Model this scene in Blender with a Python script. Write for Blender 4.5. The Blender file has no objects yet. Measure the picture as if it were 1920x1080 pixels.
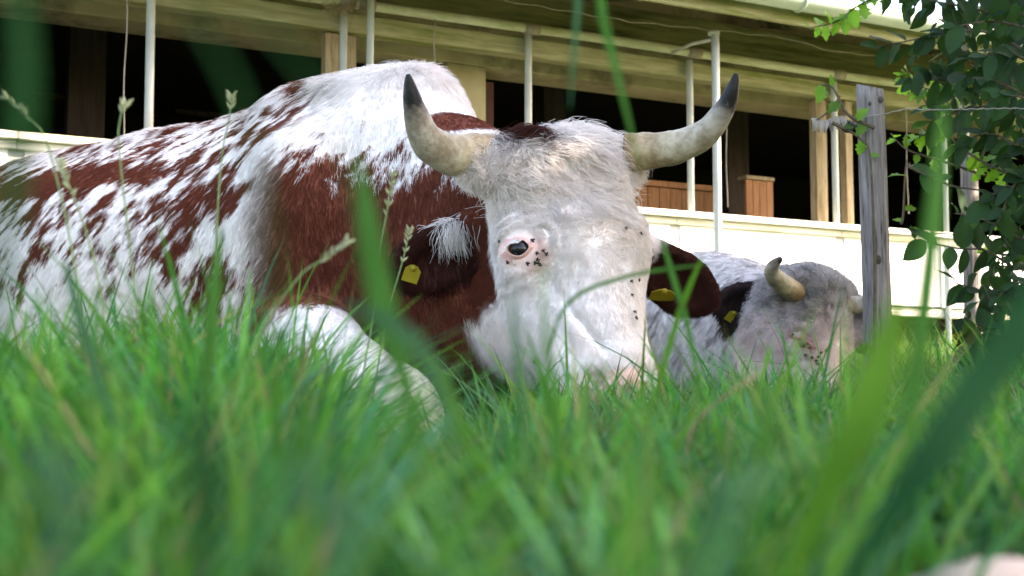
import bpy, math, random
import numpy as np
from mathutils import Vector, Matrix
from mathutils.bvhtree import BVHTree

rng = np.random.default_rng(7)
random.seed(7)
scene = bpy.context.scene
COL = scene.collection

# ------------------------------------------------------------------ camera
FPX = 2600.0                                   # focal length in pixels of the 1920 px wide photograph
HC = 0.10                                      # the camera lies in the grass
PITCH = math.atan(230.0 / FPX)
cam_d = bpy.data.cameras.new('camera')
cam_d.sensor_width = 36.0
cam_d.lens = 36.0 * FPX / 1920.0
cam_d.clip_start = 0.02
cam_d.clip_end = 400.0
cam_d.dof.use_dof = True
cam_d.dof.focus_distance = 2.85
cam_d.dof.aperture_fstop = 9.0
cam = bpy.data.objects.new('camera', cam_d)
COL.objects.link(cam)
cam.location = (0, 0, HC)
cam.rotation_euler = (math.pi / 2 + PITCH, 0, 0)
scene.camera = cam

# ------------------------------------------------------------------ sky, sun, exposure
SUN_EL, SUN_AZ = math.radians(34), math.radians(92)   # azimuth clockwise from +Y: the sun stands to the right
world = bpy.data.worlds.new('World')
scene.world = world
world.use_nodes = True
wn = world.node_tree
wn.nodes.clear()
sky = wn.nodes.new('ShaderNodeTexSky')
sky.sky_type = 'NISHITA'
sky.sun_disc = False
sky.sun_elevation = SUN_EL
sky.sun_rotation = SUN_AZ
sky.air_density = 1.0
sky.dust_density = 3.0
sky.ozone_density = 1.0
bg = wn.nodes.new('ShaderNodeBackground')
bg.inputs['Strength'].default_value = 0.15
wo = wn.nodes.new('ShaderNodeOutputWorld')
wn.links.new(sky.outputs[0], bg.inputs[0])
wn.links.new(bg.outputs[0], wo.inputs[0])

sun_d = bpy.data.lights.new('sun', 'SUN')
sun_d.energy = 4.0
sun_d.angle = math.radians(0.5)
sun_d.color = (1.0, 0.95, 0.86)
sun = bpy.data.objects.new('sun', sun_d)
COL.objects.link(sun)
S = Vector((math.sin(SUN_AZ) * math.cos(SUN_EL), math.cos(SUN_AZ) * math.cos(SUN_EL), math.sin(SUN_EL)))
sun.rotation_euler = S.to_track_quat('Z', 'Y').to_euler()

vs = scene.view_settings
vs.view_transform = 'Standard'
vs.look = 'None'
vs.exposure = 2.74
vs.gamma = 1.0
vs.use_curve_mapping = False
try:
    vs.use_white_balance = True
    vs.white_balance_temperature = 7350
    vs.white_balance_tint = 17
except Exception:
    pass
scene.render.engine = 'CYCLES'
scene.cycles.max_bounces = 6
scene.cycles.diffuse_bounces = 3
scene.cycles.glossy_bounces = 2
scene.cycles.transmission_bounces = 4
scene.cycles.transparent_max_bounces = 6
scene.cycles.caustics_reflective = False
scene.cycles.caustics_refractive = False
scene.cycles.use_denoising = True
try:
    scene.cycles_curves.shape = 'RIBBONS'
except Exception:
    pass

# ------------------------------------------------------------------ helpers
_f = np.array([0, math.cos(PITCH), math.sin(PITCH)])
_u = np.array([0, -math.sin(PITCH), math.cos(PITCH)])


def ray(px, py):
    d = np.array([(px - 960) / FPX, 0, 0]) + _u * ((540 - py) / FPX) + _f
    return d / d[1]


def P(px, py, Y):
    """the point at depth Y metres seen along a line of sight"""
    return np.array([0, 0, HC]) + ray(px, py) * Y


def smooth(a, b, x):
    t = np.clip((np.asarray(x, float) - a) / (b - a), 0, 1)
    return t * t * (3 - 2 * t)


def gz(x, y):
    return 0.20 * smooth(3.2, 6.6, y) + 0.012 * np.sin(np.asarray(x) * 5.1) * np.sin(np.asarray(y) * 4.3)


_perm = rng.permutation(4096)
_val = rng.random(4096).astype(np.float32)


def vnoise(p):
    p = np.asarray(p, float)
    i = np.floor(p).astype(np.int64)
    f = p - i
    f = f * f * (3 - 2 * f)

    def h(a, b, c):
        return _val[(_perm[(_perm[(_perm[a & 4095] + b) & 4095] + c) & 4095])]
    x0, y0, z0 = i[..., 0], i[..., 1], i[..., 2]
    r = 0
    for dx in (0, 1):
        for dy in (0, 1):
            for dz in (0, 1):
                w = (f[..., 0] if dx else 1 - f[..., 0]) * (f[..., 1] if dy else 1 - f[..., 1]) * (f[..., 2] if dz else 1 - f[..., 2])
                r = r + w * h(x0 + dx, y0 + dy, z0 + dz)
    return r


def fbm(p, o=3):
    p = np.asarray(p, float)
    r, a, s = 0, 0.5, 0
    for k in range(o):
        r = r + a * vnoise(p * 2 ** k + 17.3 * k)
        s += a
        a *= 0.5
    return r / s


def norm(v):
    v = np.asarray(v, float)
    return v / np.maximum(np.linalg.norm(v, axis=-1, keepdims=True), 1e-9)


def spline(pts, n):
    pts = np.asarray(pts, float)
    m = len(pts)
    t = np.linspace(0, m - 1, n)
    i = np.clip(t.astype(int), 0, m - 2)
    f = (t - i)[:, None]
    p1, p2 = pts[i], pts[i + 1]
    p0, p3 = pts[np.maximum(i - 1, 0)], pts[np.minimum(i + 2, m - 1)]
    return 0.5 * (2 * p1 + (p2 - p0) * f + (2 * p0 - 5 * p1 + 4 * p2 - p3) * f ** 2 + (3 * p1 - p0 - 3 * p2 + p3) * f ** 3)


# ---- materials
class NT:
    def __init__(self, name):
        self.m = bpy.data.materials.new(name)
        self.m.use_nodes = True
        self.t = self.m.node_tree
        self.t.nodes.clear()
        self.out = self.t.nodes.new('ShaderNodeOutputMaterial')

    def n(self, typ, **kw):
        nd = self.t.nodes.new(typ)
        for k, v in kw.items():
            if k.startswith('i_'):
                nd.inputs[k[2:]].default_value = v
            else:
                setattr(nd, k, v)
        return nd

    def l(self, a, b):
        self.t.links.new(a, b)

    def ramp(self, fac, stops):
        r = self.n('ShaderNodeValToRGB')
        e = r.color_ramp.elements
        while len(e) < len(stops):
            e.new(0.5)
        for k, (pos, c) in enumerate(stops):
            e[k].position = pos
            e[k].color = (*c, 1)
        self.l(fac, r.inputs[0])
        return r.outputs[0]

    def noise(self, scale, detail=4, vec=None, rough=0.6):
        nd = self.n('ShaderNodeTexNoise')
        nd.inputs['Scale'].default_value = scale
        nd.inputs['Detail'].default_value = detail
        nd.inputs['Roughness'].default_value = rough
        if vec is not None:
            self.l(vec, nd.inputs['Vector'])
        return nd.outputs['Fac']

    def coords(self, scale=(1, 1, 1), kind='Object'):
        tc = self.n('ShaderNodeTexCoord')
        mp = self.n('ShaderNodeMapping')
        mp.inputs['Scale'].default_value = scale
        self.l(tc.outputs[kind], mp.inputs[0])
        return mp.outputs[0]

    def mix(self, fac, a, b, mode='MIX'):
        nd = self.n('ShaderNodeMix', data_type='RGBA', blend_type=mode)
        for sock, v in ((nd.inputs[0], fac), (nd.inputs[6], a), (nd.inputs[7], b)):
            if isinstance(v, (float, int)):
                sock.default_value = v
            elif isinstance(v, tuple):
                sock.default_value = (*v, 1)
            else:
                self.l(v, sock)
        return nd.outputs[2]

    def bump(self, h, strength=0.4, dist=0.01):
        b = self.n('ShaderNodeBump')
        b.inputs['Strength'].default_value = strength
        b.inputs['Distance'].default_value = dist
        self.l(h, b.inputs['Height'])
        return b.outputs[0]

    def pbsdf(self, col, rough=0.7, spec=0.3, nrm=None, metal=0.0):
        b = self.n('ShaderNodeBsdfPrincipled')
        if isinstance(col, tuple):
            b.inputs['Base Color'].default_value = (*col, 1)
        else:
            self.l(col, b.inputs['Base Color'])
        if isinstance(rough, float):
            b.inputs['Roughness'].default_value = rough
        else:
            self.l(rough, b.inputs['Roughness'])
        b.inputs['Specular IOR Level'].default_value = spec
        b.inputs['Metallic'].default_value = metal
        if nrm is not None:
            self.l(nrm, b.inputs['Normal'])
        self.l(b.outputs[0], self.out.inputs[0])
        return b


def mat_noise(name, c1, c2, scale=8, stretch=(1, 1, 1), rough=0.75, spec=0.25, bump=0.3, c3=None, metal=0.0):
    m = NT(name)
    v = m.coords(stretch)
    f = m.noise(scale, 6, v)
    col = m.ramp(f, [(0.32, c1), (0.68, c2)])
    if c3 is not None:
        g = m.noise(scale * 0.37, 5, v, 0.7)
        k = m.ramp(g, [(0.5, (0, 0, 0)), (0.66, (1, 1, 1))])
        col = m.mix(k, col, c3)
    m.pbsdf(col, rough, spec, m.bump(f, bump, 0.006), metal)
    return m.m


def mat_leafy(name, rough=0.5, trans=0.45, spec=0.35, attr='tint'):
    """thin leaf: reflects and lets light through, tinted by a per-leaf colour"""
    m = NT(name)
    a = m.n('ShaderNodeAttribute', attribute_name=attr)
    nz = m.noise(60, 3, m.coords((1, 1, 1)))
    col = m.mix(m.ramp(nz, [(0.3, (0.75, 0.75, 0.75)), (0.7, (1.2, 1.2, 1.2))]), (0, 0, 0), a.outputs['Color'])
    mul = m.mix(1.0, a.outputs['Color'], m.ramp(nz, [(0.3, (0.8, 0.8, 0.8)), (0.7, (1.0, 1.0, 1.0))]), 'MULTIPLY')
    b = m.pbsdf(mul, rough, spec)
    t = m.n('ShaderNodeBsdfTranslucent')
    tc = m.mix(1.0, mul, (0.95, 1.3, 0.75), 'MULTIPLY')
    m.l(tc, t.inputs['Color'])
    mx = m.n('ShaderNodeMixShader')
    mx.inputs[0].default_value = trans
    m.l(b.outputs[0], mx.inputs[1])
    m.l(t.outputs[0], mx.inputs[2])
    m.l(mx.outputs[0], m.out.inputs[0])
    return m.m


def mat_leaf_fixed(name, col, trans=0.4, rough=0.45, spec=0.4):
    m = NT(name)
    oi = m.n('ShaderNodeObjectInfo')
    v = m.coords((1, 1, 1))
    nz = m.noise(40, 4, v)
    c = m.mix(nz, tuple(x * 0.7 for x in col), tuple(x * 1.25 for x in col))
    hs = m.n('ShaderNodeHueSaturation')
    mr = m.n('ShaderNodeMapRange')
    mr.inputs[3].default_value = 0.65
    mr.inputs[4].default_value = 1.4
    m.l(oi.outputs['Random'], mr.inputs[0])
    m.l(mr.outputs[0], hs.inputs['Value'])
    m.l(c, hs.inputs['Color'])
    b = m.pbsdf(hs.outputs[0], rough, spec, m.bump(nz, 0.25, 0.003))
    t = m.n('ShaderNodeBsdfTranslucent')
    m.l(m.mix(1.0, hs.outputs[0], (1.6, 1.7, 0.6), 'MULTIPLY'), t.inputs['Color'])
    mx = m.n('ShaderNodeMixShader')
    mx.inputs[0].default_value = trans
    m.l(b.outputs[0], mx.inputs[1])
    m.l(t.outputs[0], mx.inputs[2])
    m.l(mx.outputs[0], m.out.inputs[0])
    return m.m


def mat_attr(name, attr, rough=0.8, spec=0.15, trans=0.0, fine=True):
    m = NT(name)
    a = m.n('ShaderNodeAttribute', attribute_name=attr)
    col = a.outputs['Color']
    if fine:
        nz = m.noise(180, 3, m.coords((1, 1, 1)))
        col = m.mix(1.0, col, m.ramp(nz, [(0.3, (0.9, 0.9, 0.9)), (0.7, (1.0, 1.0, 1.0))]), 'MULTIPLY')
    b = m.pbsdf(col, rough, spec)
    if trans > 0:
        t = m.n('ShaderNodeBsdfTranslucent')
        m.l(col, t.inputs['Color'])
        mx = m.n('ShaderNodeMixShader')
        mx.inputs[0].default_value = trans
        m.l(b.outputs[0], mx.inputs[1])
        m.l(t.outputs[0], mx.inputs[2])
        m.l(mx.outputs[0], m.out.inputs[0])
    return m.m


M = {}
M['yellow_plaster'] = mat_noise('yellow_plaster', (0.36, 0.315, 0.18), (0.48, 0.43, 0.27), 5, c3=(0.17, 0.15, 0.095), rough=0.9, bump=0.35)
M['white_panel'] = mat_noise('white_panel', (0.78, 0.78, 0.76), (0.86, 0.86, 0.84), 3, rough=0.5, bump=0.05)
M['grey_strip'] = mat_noise('grey_strip', (0.42, 0.43, 0.42), (0.55, 0.56, 0.54), 10, rough=0.6)
M['ledge_wood'] = mat_noise('ledge_wood', (0.70, 0.67, 0.56), (0.82, 0.80, 0.72), 4, (1, 12, 12), rough=0.7, c3=(0.42, 0.40, 0.24))
M['galv'] = mat_noise('galvanised_pipe', (0.38, 0.40, 0.39), (0.54, 0.57, 0.55), 14, (1, 1, 0.3), rough=0.45, spec=0.5, bump=0.08, c3=(0.38, 0.41, 0.36))
M['rail_pipe'] = mat_noise('mossy_pipe', (0.45, 0.48, 0.34), (0.62, 0.64, 0.52), 9, (0.3, 1, 1), rough=0.5, bump=0.1, c3=(0.27, 0.30, 0.12))
M['mossy_wood'] = mat_noise('mossy_wood', (0.24, 0.235, 0.12), (0.42, 0.40, 0.25), 7, (0.6, 6, 6), rough=0.9, c3=(0.17, 0.20, 0.05))
M['eave_board'] = mat_noise('eave_board', (0.17, 0.155, 0.09), (0.36, 0.32, 0.19), 6, (0.5, 6, 6), rough=0.9, c3=(0.08, 0.075, 0.03))
M['gutter'] = mat_noise('gutter_metal', (0.42, 0.50, 0.42), (0.55, 0.62, 0.52), 5, (0.3, 1, 1), rough=0.4, spec=0.5, bump=0.05, c3=(0.40, 0.44, 0.28))
M['roof'] = mat_noise('roof_tin', (0.28, 0.27, 0.25), (0.40, 0.38, 0.36), 3, rough=0.7)
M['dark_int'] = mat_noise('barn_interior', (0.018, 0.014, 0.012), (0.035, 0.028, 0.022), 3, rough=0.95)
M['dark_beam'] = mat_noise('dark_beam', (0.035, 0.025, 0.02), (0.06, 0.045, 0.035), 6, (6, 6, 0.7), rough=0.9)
M['frame_wood'] = mat_noise('frame_wood', (0.05, 0.022, 0.016), (0.09, 0.04, 0.03), 8, (8, 8, 1), rough=0.8)
M['red_plank'] = mat_noise('red_plank', (0.26, 0.12, 0.055), (0.42, 0.21, 0.10), 9, (8, 8, 0.8), rough=0.75)
M['pole_wood'] = mat_noise('pole_wood', (0.26, 0.20, 0.12), (0.42, 0.34, 0.21), 9, (9, 9, 0.8), rough=0.85, c3=(0.20, 0.14, 0.08))
M['wire'] = mat_noise('old_wire', (0.22, 0.19, 0.16), (0.36, 0.33, 0.29), 30, rough=0.6)
M['black_plastic'] = mat_noise('black_plastic', (0.012, 0.012, 0.014), (0.025, 0.025, 0.03), 20, rough=0.4, spec=0.5)
M['tag'] = mat_noise('yellow_tag', (0.21, 0.17, 0.010), (0.28, 0.23, 0.016), 20, rough=0.45, bump=0.02)
M['tag_print'] = mat_noise('tag_print', (0.02, 0.02, 0.02), (0.03, 0.03, 0.03), 20, rough=0.6)
M['fly'] = mat_noise('fly_body', (0.010, 0.009, 0.008), (0.03, 0.027, 0.022), 200, rough=0.5)
M['stone'] = mat_noise('pale_stone', (0.42, 0.31, 0.25), (0.58, 0.47, 0.40), 14, rough=0.9, bump=0.6, c3=(0.3, 0.22, 0.17))
M['bark'] = mat_noise('bark', (0.05, 0.04, 0.03), (0.12, 0.10, 0.075), 14, (4, 4, 1), rough=0.95, bump=0.8)
M['twig'] = mat_noise('twig', (0.07, 0.055, 0.035), (0.14, 0.11, 0.07), 30, rough=0.9)
M['red_stem'] = mat_noise('red_stem', (0.20, 0.09, 0.07), (0.30, 0.16, 0.12), 30, rough=0.7)
M['dry_leaf'] = mat_noise('dry_leaf', (0.26, 0.22, 0.18), (0.42, 0.38, 0.33), 30, rough=0.9, bump=0.6)
M['dirt'] = None
M['blade'] = mat_leafy('grass_blade', 0.5, 0.45, 0.2)
M['broad_blade'] = mat_leafy('broad_blade', 0.7, 0.42, 0.05)
M['shrub_leaf'] = mat_leaf_fixed('dark_shrub_leaf', (0.021, 0.056, 0.022), 0.40, 0.55, 0.15)
M['vine_leaf'] = mat_leaf_fixed('light_vine_leaf', (0.09, 0.20, 0.03), 0.55, 0.5, 0.25)
M['coat'] = mat_attr('cow_coat', 'coat', 0.85, 0.1)
M['fur'] = mat_attr('cow_fur', 'coat', 0.65, 0.08, 0.5, fine=False)


def weathered_wood():
    m = NT('weathered_post')
    v = m.coords((14, 14, 0.9))
    f = m.noise(7, 8, v, 0.7)
    v2 = m.coords((1, 1, 0.35))
    g = m.noise(16, 4, v2)
    col = m.ramp(f, [(0.36, (0.05, 0.044, 0.040)), (0.47, (0.20, 0.180, 0.165)), (0.68, (0.34, 0.31, 0.28))])
    col = m.mix(m.ramp(g, [(0.55, (0, 0, 0)), (0.75, (0.6, 0.6, 0.6))]), col, (0.17, 0.145, 0.125))
    m.pbsdf(col, 0.9, 0.15, m.bump(f, 1.0, 0.006))
    return m.m


M['grey_post'] = weathered_wood()


def ground_mat():
    m = NT('meadow_soil')
    v = m.coords((1, 1, 1))
    f = m.noise(9, 8, v)
    g = m.noise(1.4, 4, v)
    col = m.ramp(f, [(0.3, (0.030, 0.034, 0.014)), (0.5, (0.045, 0.065, 0.02)), (0.72, (0.085, 0.085, 0.04))])
    col = m.mix(g, col, (0.05, 0.085, 0.022))
    m.pbsdf(col, 0.95, 0.1, m.bump(f, 0.8, 0.02))
    return m.m


def horn_mat():
    m = NT('horn')
    a = m.n('ShaderNodeAttribute', attribute_name='along')
    v = m.coords((1, 1, 1))
    f = m.noise(55, 5, v, 0.65)
    add = m.n('ShaderNodeMath', operation='MULTIPLY_ADD')
    m.l(f, add.inputs[0])
    add.inputs[1].default_value = 0.16
    sub = m.n('ShaderNodeMath', operation='SUBTRACT')
    m.l(a.outputs['Fac'], sub.inputs[0])
    sub.inputs[1].default_value = 0.08
    m.l(sub.outputs[0], add.inputs[2])
    col = m.ramp(add.outputs[0], [(0.0, (0.34, 0.22, 0.10)), (0.16, (0.44, 0.33, 0.18)), (0.35, (0.46, 0.41, 0.30)), (0.60, (0.38, 0.34, 0.27)), (0.69, (0.15, 0.13, 0.11)), (0.73, (0.012, 0.012, 0.013))])
    g = m.noise(24, 6, v, 0.7)
    col = m.mix(m.ramp(g, [(0.42, (0, 0, 0)), (0.6, (0.85, 0.85, 0.85))]), col, m.mix(1.0, col, (0.48, 0.42, 0.34), 'MULTIPLY'))
    m.pbsdf(col, 0.5, 0.25, m.bump(m.noise(90, 4, v), 0.45, 0.004))
    return m.m


M['horn'] = horn_mat()
M['dirt'] = ground_mat()


def skin_mat(name, c1, c2):
    return mat_noise(name, c1, c2, 60, rough=0.55, spec=0.35, bump=0.3)


M['pink_skin'] = skin_mat('pink_skin', (0.62, 0.33, 0.29), (0.76, 0.50, 0.45))
M['red_skin'] = skin_mat('sore_red_skin', (0.30, 0.10, 0.09), (0.45, 0.22, 0.19))
M['eyeball'] = mat_noise('eyeball', (0.004, 0.004, 0.006), (0.012, 0.012, 0.016), 10, rough=0.18, spec=0.4, bump=0.0)
M['eye_pale'] = mat_noise('eye_pale', (0.10, 0.07, 0.07), (0.2, 0.15, 0.14), 30, rough=0.2, spec=0.5, bump=0.0)
M['nose_skin'] = skin_mat('nose_skin', (0.34, 0.20, 0.16), (0.60, 0.42, 0.35))


# ---- meshes
class MB:
    """collects shapes that become ONE mesh object"""

    def __init__(self):
        self.v, self.f = [], []

    def add(self, v, f):
        o = len(self.v)
        self.v += [tuple(p) for p in v]
        self.f += [tuple(i + o for i in q) for q in f]
        return self

    def box(self, x0, x1, y0, y1, z0, z1, b=0.004):
        b = min(b, (x1 - x0) / 3, (y1 - y0) / 3, (z1 - z0) / 3)
        v = []
        for z, i in ((z0, b), (z0 + b, 0), (z1 - b, 0), (z1, b)):
            v += [(x0 + i + (b if i == 0 else 0) * 0, y0 + i, z), (x1 - i, y0 + i, z), (x1 - i, y1 - i, z), (x0 + i, y1 - i, z)]
        f = [(3, 2, 1, 0), (12, 13, 14, 15)]
        for r in range(3):
            for k in range(4):
                a = r * 4 + k
                c = r * 4 + (k + 1) % 4
                f.append((a, c, c + 4, a + 4))
        return self.add(v, f)

    def tube(self, pts, rad, n=10, cap=True, wob=0.0):
        pts = np.asarray(pts, float)
        m = len(pts)
        rad = np.broadcast_to(np.asarray(rad, float), (m,))
        tan = norm(np.gradient(pts, axis=0))
        ref = np.array([0, 0, 1.0]) if abs(tan[0, 2]) < 0.9 else np.array([1.0, 0, 0])
        v = []
        a = np.cross(tan[0], ref)
        a = a / np.linalg.norm(a)
        for i in range(m):
            a = a - tan[i] * np.dot(a, tan[i])
            a = a / np.linalg.norm(a)
            b = np.cross(tan[i], a)
            for k in range(n):
                th = 2 * math.pi * k / n
                r = rad[i] * (1 + wob * (random.random() - 0.5))
                v.append(pts[i] + r * (math.cos(th) * a + math.sin(th) * b))
        f = []
        for i in range(m - 1):
            for k in range(n):
                p, q = i * n + k, i * n + (k + 1) % n
                f.append((p, q, q + n, p + n))
        if cap:
            f.append(tuple(range(n))[::-1])
            f.append(tuple(range((m - 1) * n, m * n)))
        return self.add(v, f)

    def build(self, name, mat, parent=None, smooth_=False):
        me = bpy.data.meshes.new(name)
        me.from_pydata([tuple(map(float, p)) for p in self.v], [], self.f)
        me.materials.append(mat)
        if smooth_:
            me.shade_smooth()
        me.update()
        return link(name, me, parent)


def link(name, data, parent=None):
    o = bpy.data.objects.new(name, data)
    COL.objects.link(o)
    if parent is not None:
        o.parent = parent
    return o


def tag(o, label=None, cat=None, group=None, kind=None):
    if label:
        o['label'] = label
    if cat:
        o['category'] = cat
    if group:
        o['group'] = group
    if kind:
        o['kind'] = kind
    return o


def thing(name, label, cat, loc=(0, 0, 0), rz=0.0, group=None):
    o = bpy.data.objects.new(name, None)
    o.empty_display_size = 0.1
    COL.objects.link(o)
    o.location = tuple(map(float, loc))
    o.rotation_euler = (0, 0, rz)
    return tag(o, label, cat, group)


def np_mesh(name, v, tris=None, quads=None, mat=None, cols=None, attr='tint', smooth_=True):
    me = bpy.data.meshes.new(name)
    v = np.ascontiguousarray(v, np.float32)
    me.vertices.add(len(v))
    me.vertices.foreach_set('co', v.ravel())
    nt = 0 if tris is None else len(tris)
    nq = 0 if quads is None else len(quads)
    loops = []
    starts = []
    if nq:
        loops.append(np.asarray(quads, np.int32).ravel())
        starts.append(np.arange(nq) * 4)
    if nt:
        loops.append(np.asarray(tris, np.int32).ravel())
        starts.append(nq * 4 + np.arange(nt) * 3)
    loops = np.concatenate(loops).astype(np.int32)
    starts = np.concatenate(starts).astype(np.int32)
    me.loops.add(len(loops))
    me.loops.foreach_set('vertex_index', loops)
    me.polygons.add(len(starts))
    me.polygons.foreach_set('loop_start', starts)
    if smooth_:
        me.polygons.foreach_set('use_smooth', np.ones(len(starts), bool))
    me.update(calc_edges=True)
    me.validate()
    if cols is not None:
        a = me.attributes.new(attr, 'FLOAT_COLOR', 'POINT')
        c = np.ones((len(v), 4), np.float32)
        c[:, :3] = cols
        a.data.foreach_set('color', c.ravel())
    if mat is not None:
        me.materials.append(mat)
    return me


# ------------------------------------------------------------------ ground
def axis(lo, flo, fhi, hi, fine, n):
    a = np.linspace(flo, fhi, int((fhi - flo) / fine) + 1)
    left = flo - np.geomspace(0.2, flo - lo, n)[::-1]
    right = fhi + np.geomspace(0.2, hi - fhi, n)
    return np.concatenate([left, a, right])


gx = axis(-150, -6, 7, 150, 0.12, 12)
gy = axis(-120, -1, 13, 200, 0.12, 12)
GX, GY = np.meshgrid(gx, gy, indexing='ij')
GZ = gz(GX, GY) + 0.02 * (fbm(np.stack([GX * 6, GY * 6, GX * 0], -1)) - 0.5)
nx_, ny_ = GX.shape
idx = np.arange(nx_ * ny_).reshape(nx_, ny_)
quads = np.stack([idx[:-1, :-1], idx[1:, :-1], idx[1:, 1:], idx[:-1, 1:]], -1).reshape(-1, 4)
ground = link('ground', np_mesh('ground', np.stack([GX, GY, GZ], -1).reshape(-1, 3), quads=quads, mat=M['dirt']))
tag(ground, kind='structure')

# ------------------------------------------------------------------ barn
BC = 6.4
BN = np.array([0.472, -0.8816, 0.0])           # outward normal of the barn front
BU = np.array([0.8816, 0.472, 0.0])            # along the front, away to the right
B0 = -BN * BC
BRZ = math.atan2(BU[1], BU[0])


def B(px, py, d=0.0):
    r = ray(px, py)
    lam = (BC + d) / (-(BN @ r))
    p = np.array([0, 0, HC]) + r * lam
    return float(p @ BU), float(p[2])


barn = thing('barn', 'long open-fronted cattle barn with yellow walls, pipe posts and a white parapet behind the cows', 'barn', (B0[0], B0[1], 0), BRZ)
T0, T1 = B(-350, 300)[0], B(2500, 300)[0]

# parapet: white panels between grey strips, ledge boards on top
zt_r = B(1480, 414)[1]
zt_l = B(150, 260)[1]
zb = B(1650, 572)[1]
t_step = B(650, 300)[0]
t_strips = [T0 + 0.1, B(30, 300)[0], B(480, 300)[0], t_step, B(990, 400)[0], B(1266, 440)[0], B(1575, 440)[0], B(1757, 500)[0], B(2050, 500)[0], T1]
for a, b in zip(t_strips[:-1], t_strips[1:]):
    zt = zt_l if b <= t_step + 0.01 else zt_r
    MB().box(a + 0.035, b - 0.035, 0.0, 0.02, zb, zt - 0.055).build('panel', M['white_panel'], barn)
    MB().box(a - 0.033, a + 0.033, 0.006, 0.04, zb + 0.004, zt - 0.055).build('panel_strip', M['grey_strip'], barn)
    MB().box(a + 0.002, b - 0.002, -0.05, 0.10, zt - 0.035, zt).build('ledge_board', M['ledge_wood'], barn)
    MB().box(a + 0.002, b - 0.002, -0.018, 0.03, zt - 0.075, zt - 0.037).build('ledge_batten', M['ledge_wood'], barn)
MB().box(T0, T1, 0.02, 0.10, zb - 0.06, zb - 0.003).build('sill_beam', M['ledge_wood'], barn)
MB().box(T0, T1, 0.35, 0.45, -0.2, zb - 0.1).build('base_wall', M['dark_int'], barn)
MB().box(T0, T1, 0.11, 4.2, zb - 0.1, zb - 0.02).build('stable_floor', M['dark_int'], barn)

# header wall with openings and the pier between them
DH = 0.40
zl = B(911, 125, DH)[1]
z_so = zl + 0.75
t_p0, t_p1 = B(838, 150, DH)[0], B(911, 150, DH)[0]
MB().box(T0, T1, DH, DH + 0.26, zl, z_so).build('wall', M['yellow_plaster'], barn)
MB().box(t_p0, t_p1, DH + 0.002, DH + 0.258, zb, zl - 0.002).build('pier', M['yellow_plaster'], barn)
MB().box(t_p1 + 0.002, t_p1 + 0.075, DH + 0.05, DH + 0.2, zb, zl - 0.07).build('window_frame', M['frame_wood'], barn)
MB().box(t_p0 - 0.28, t_p0 - 0.002, DH + 0.08, DH + 0.2, zl - 0.17, zl - 0.01).build('lintel', M['yellow_plaster'], barn)
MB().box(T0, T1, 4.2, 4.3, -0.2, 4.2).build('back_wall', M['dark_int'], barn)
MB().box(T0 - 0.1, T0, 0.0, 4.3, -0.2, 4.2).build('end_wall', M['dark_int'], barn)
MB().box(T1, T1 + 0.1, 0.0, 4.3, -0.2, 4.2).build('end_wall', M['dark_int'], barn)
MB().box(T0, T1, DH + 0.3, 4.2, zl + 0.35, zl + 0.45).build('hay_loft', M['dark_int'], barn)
# things seen dimly in the dark
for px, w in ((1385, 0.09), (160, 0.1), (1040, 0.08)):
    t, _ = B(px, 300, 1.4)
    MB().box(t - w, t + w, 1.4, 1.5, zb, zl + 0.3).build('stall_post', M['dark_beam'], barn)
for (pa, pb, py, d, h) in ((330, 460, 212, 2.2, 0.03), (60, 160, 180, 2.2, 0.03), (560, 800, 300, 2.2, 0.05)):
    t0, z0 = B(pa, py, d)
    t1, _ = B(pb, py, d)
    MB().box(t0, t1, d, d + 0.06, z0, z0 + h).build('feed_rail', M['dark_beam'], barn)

# eave: sloping boards under the roof, fascia, gutter
DE = -0.58
zg = B(1480, 22, DE)[1]
slope = math.tan(math.radians(15))
nb = 9
for k in range(nb):
    d0 = DE + 0.02 + k * (DH - DE) / nb
    d1 = d0 + (DH - DE) / nb - 0.008
    z0, z1 = zg + 0.02 + (d0 - DE) * slope, zg + 0.02 + (d1 - DE) * slope
    for a, b in zip(np.linspace(T0, T1, 5)[:-1], np.linspace(T0, T1, 5)[1:]):
        off = random.uniform(0, 0.006)
        a2, b2 = a + 0.003, b - 0.003
        v = [(a2, d0, z0 + off), (b2, d0, z0 + off), (b2, d1, z1 + off), (a2, d1, z1 + off), (a2, d0, z0 + .022), (b2, d0, z0 + .022), (b2, d1, z1 + .022), (a2, d1, z1 + .022)]
        MB().add(v, [(3, 2, 1, 0), (4, 5, 6, 7), (0, 1, 5, 4), (1, 2, 6, 5), (2, 3, 7, 6), (3, 0, 4, 7)]).build('soffit_board', M['eave_board'], barn)
# roof sheet above the boards
zr0 = zg + 0.05
rv = [(T0 - .2, DE - .03, zr0), (T1 + .2, DE - .03, zr0), (T1 + .2, 4.5, zr0 + 5.1 * slope), (T0 - .2, 4.5, zr0 + 5.1 * slope)]
rv += [(x, y, z + 0.05) for x, y, z in rv]
MB().add(rv, [(3, 2, 1, 0), (4, 5, 6, 7), (0, 1, 5, 4), (1, 2, 6, 5), (2, 3, 7, 6), (3, 0, 4, 7)]).build('roof', M['roof'], barn)
MB().box(T0, T1, DE - 0.025, DE, zg - 0.075, zg + 0.04).build('fascia', M['mossy_wood'], barn)
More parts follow.
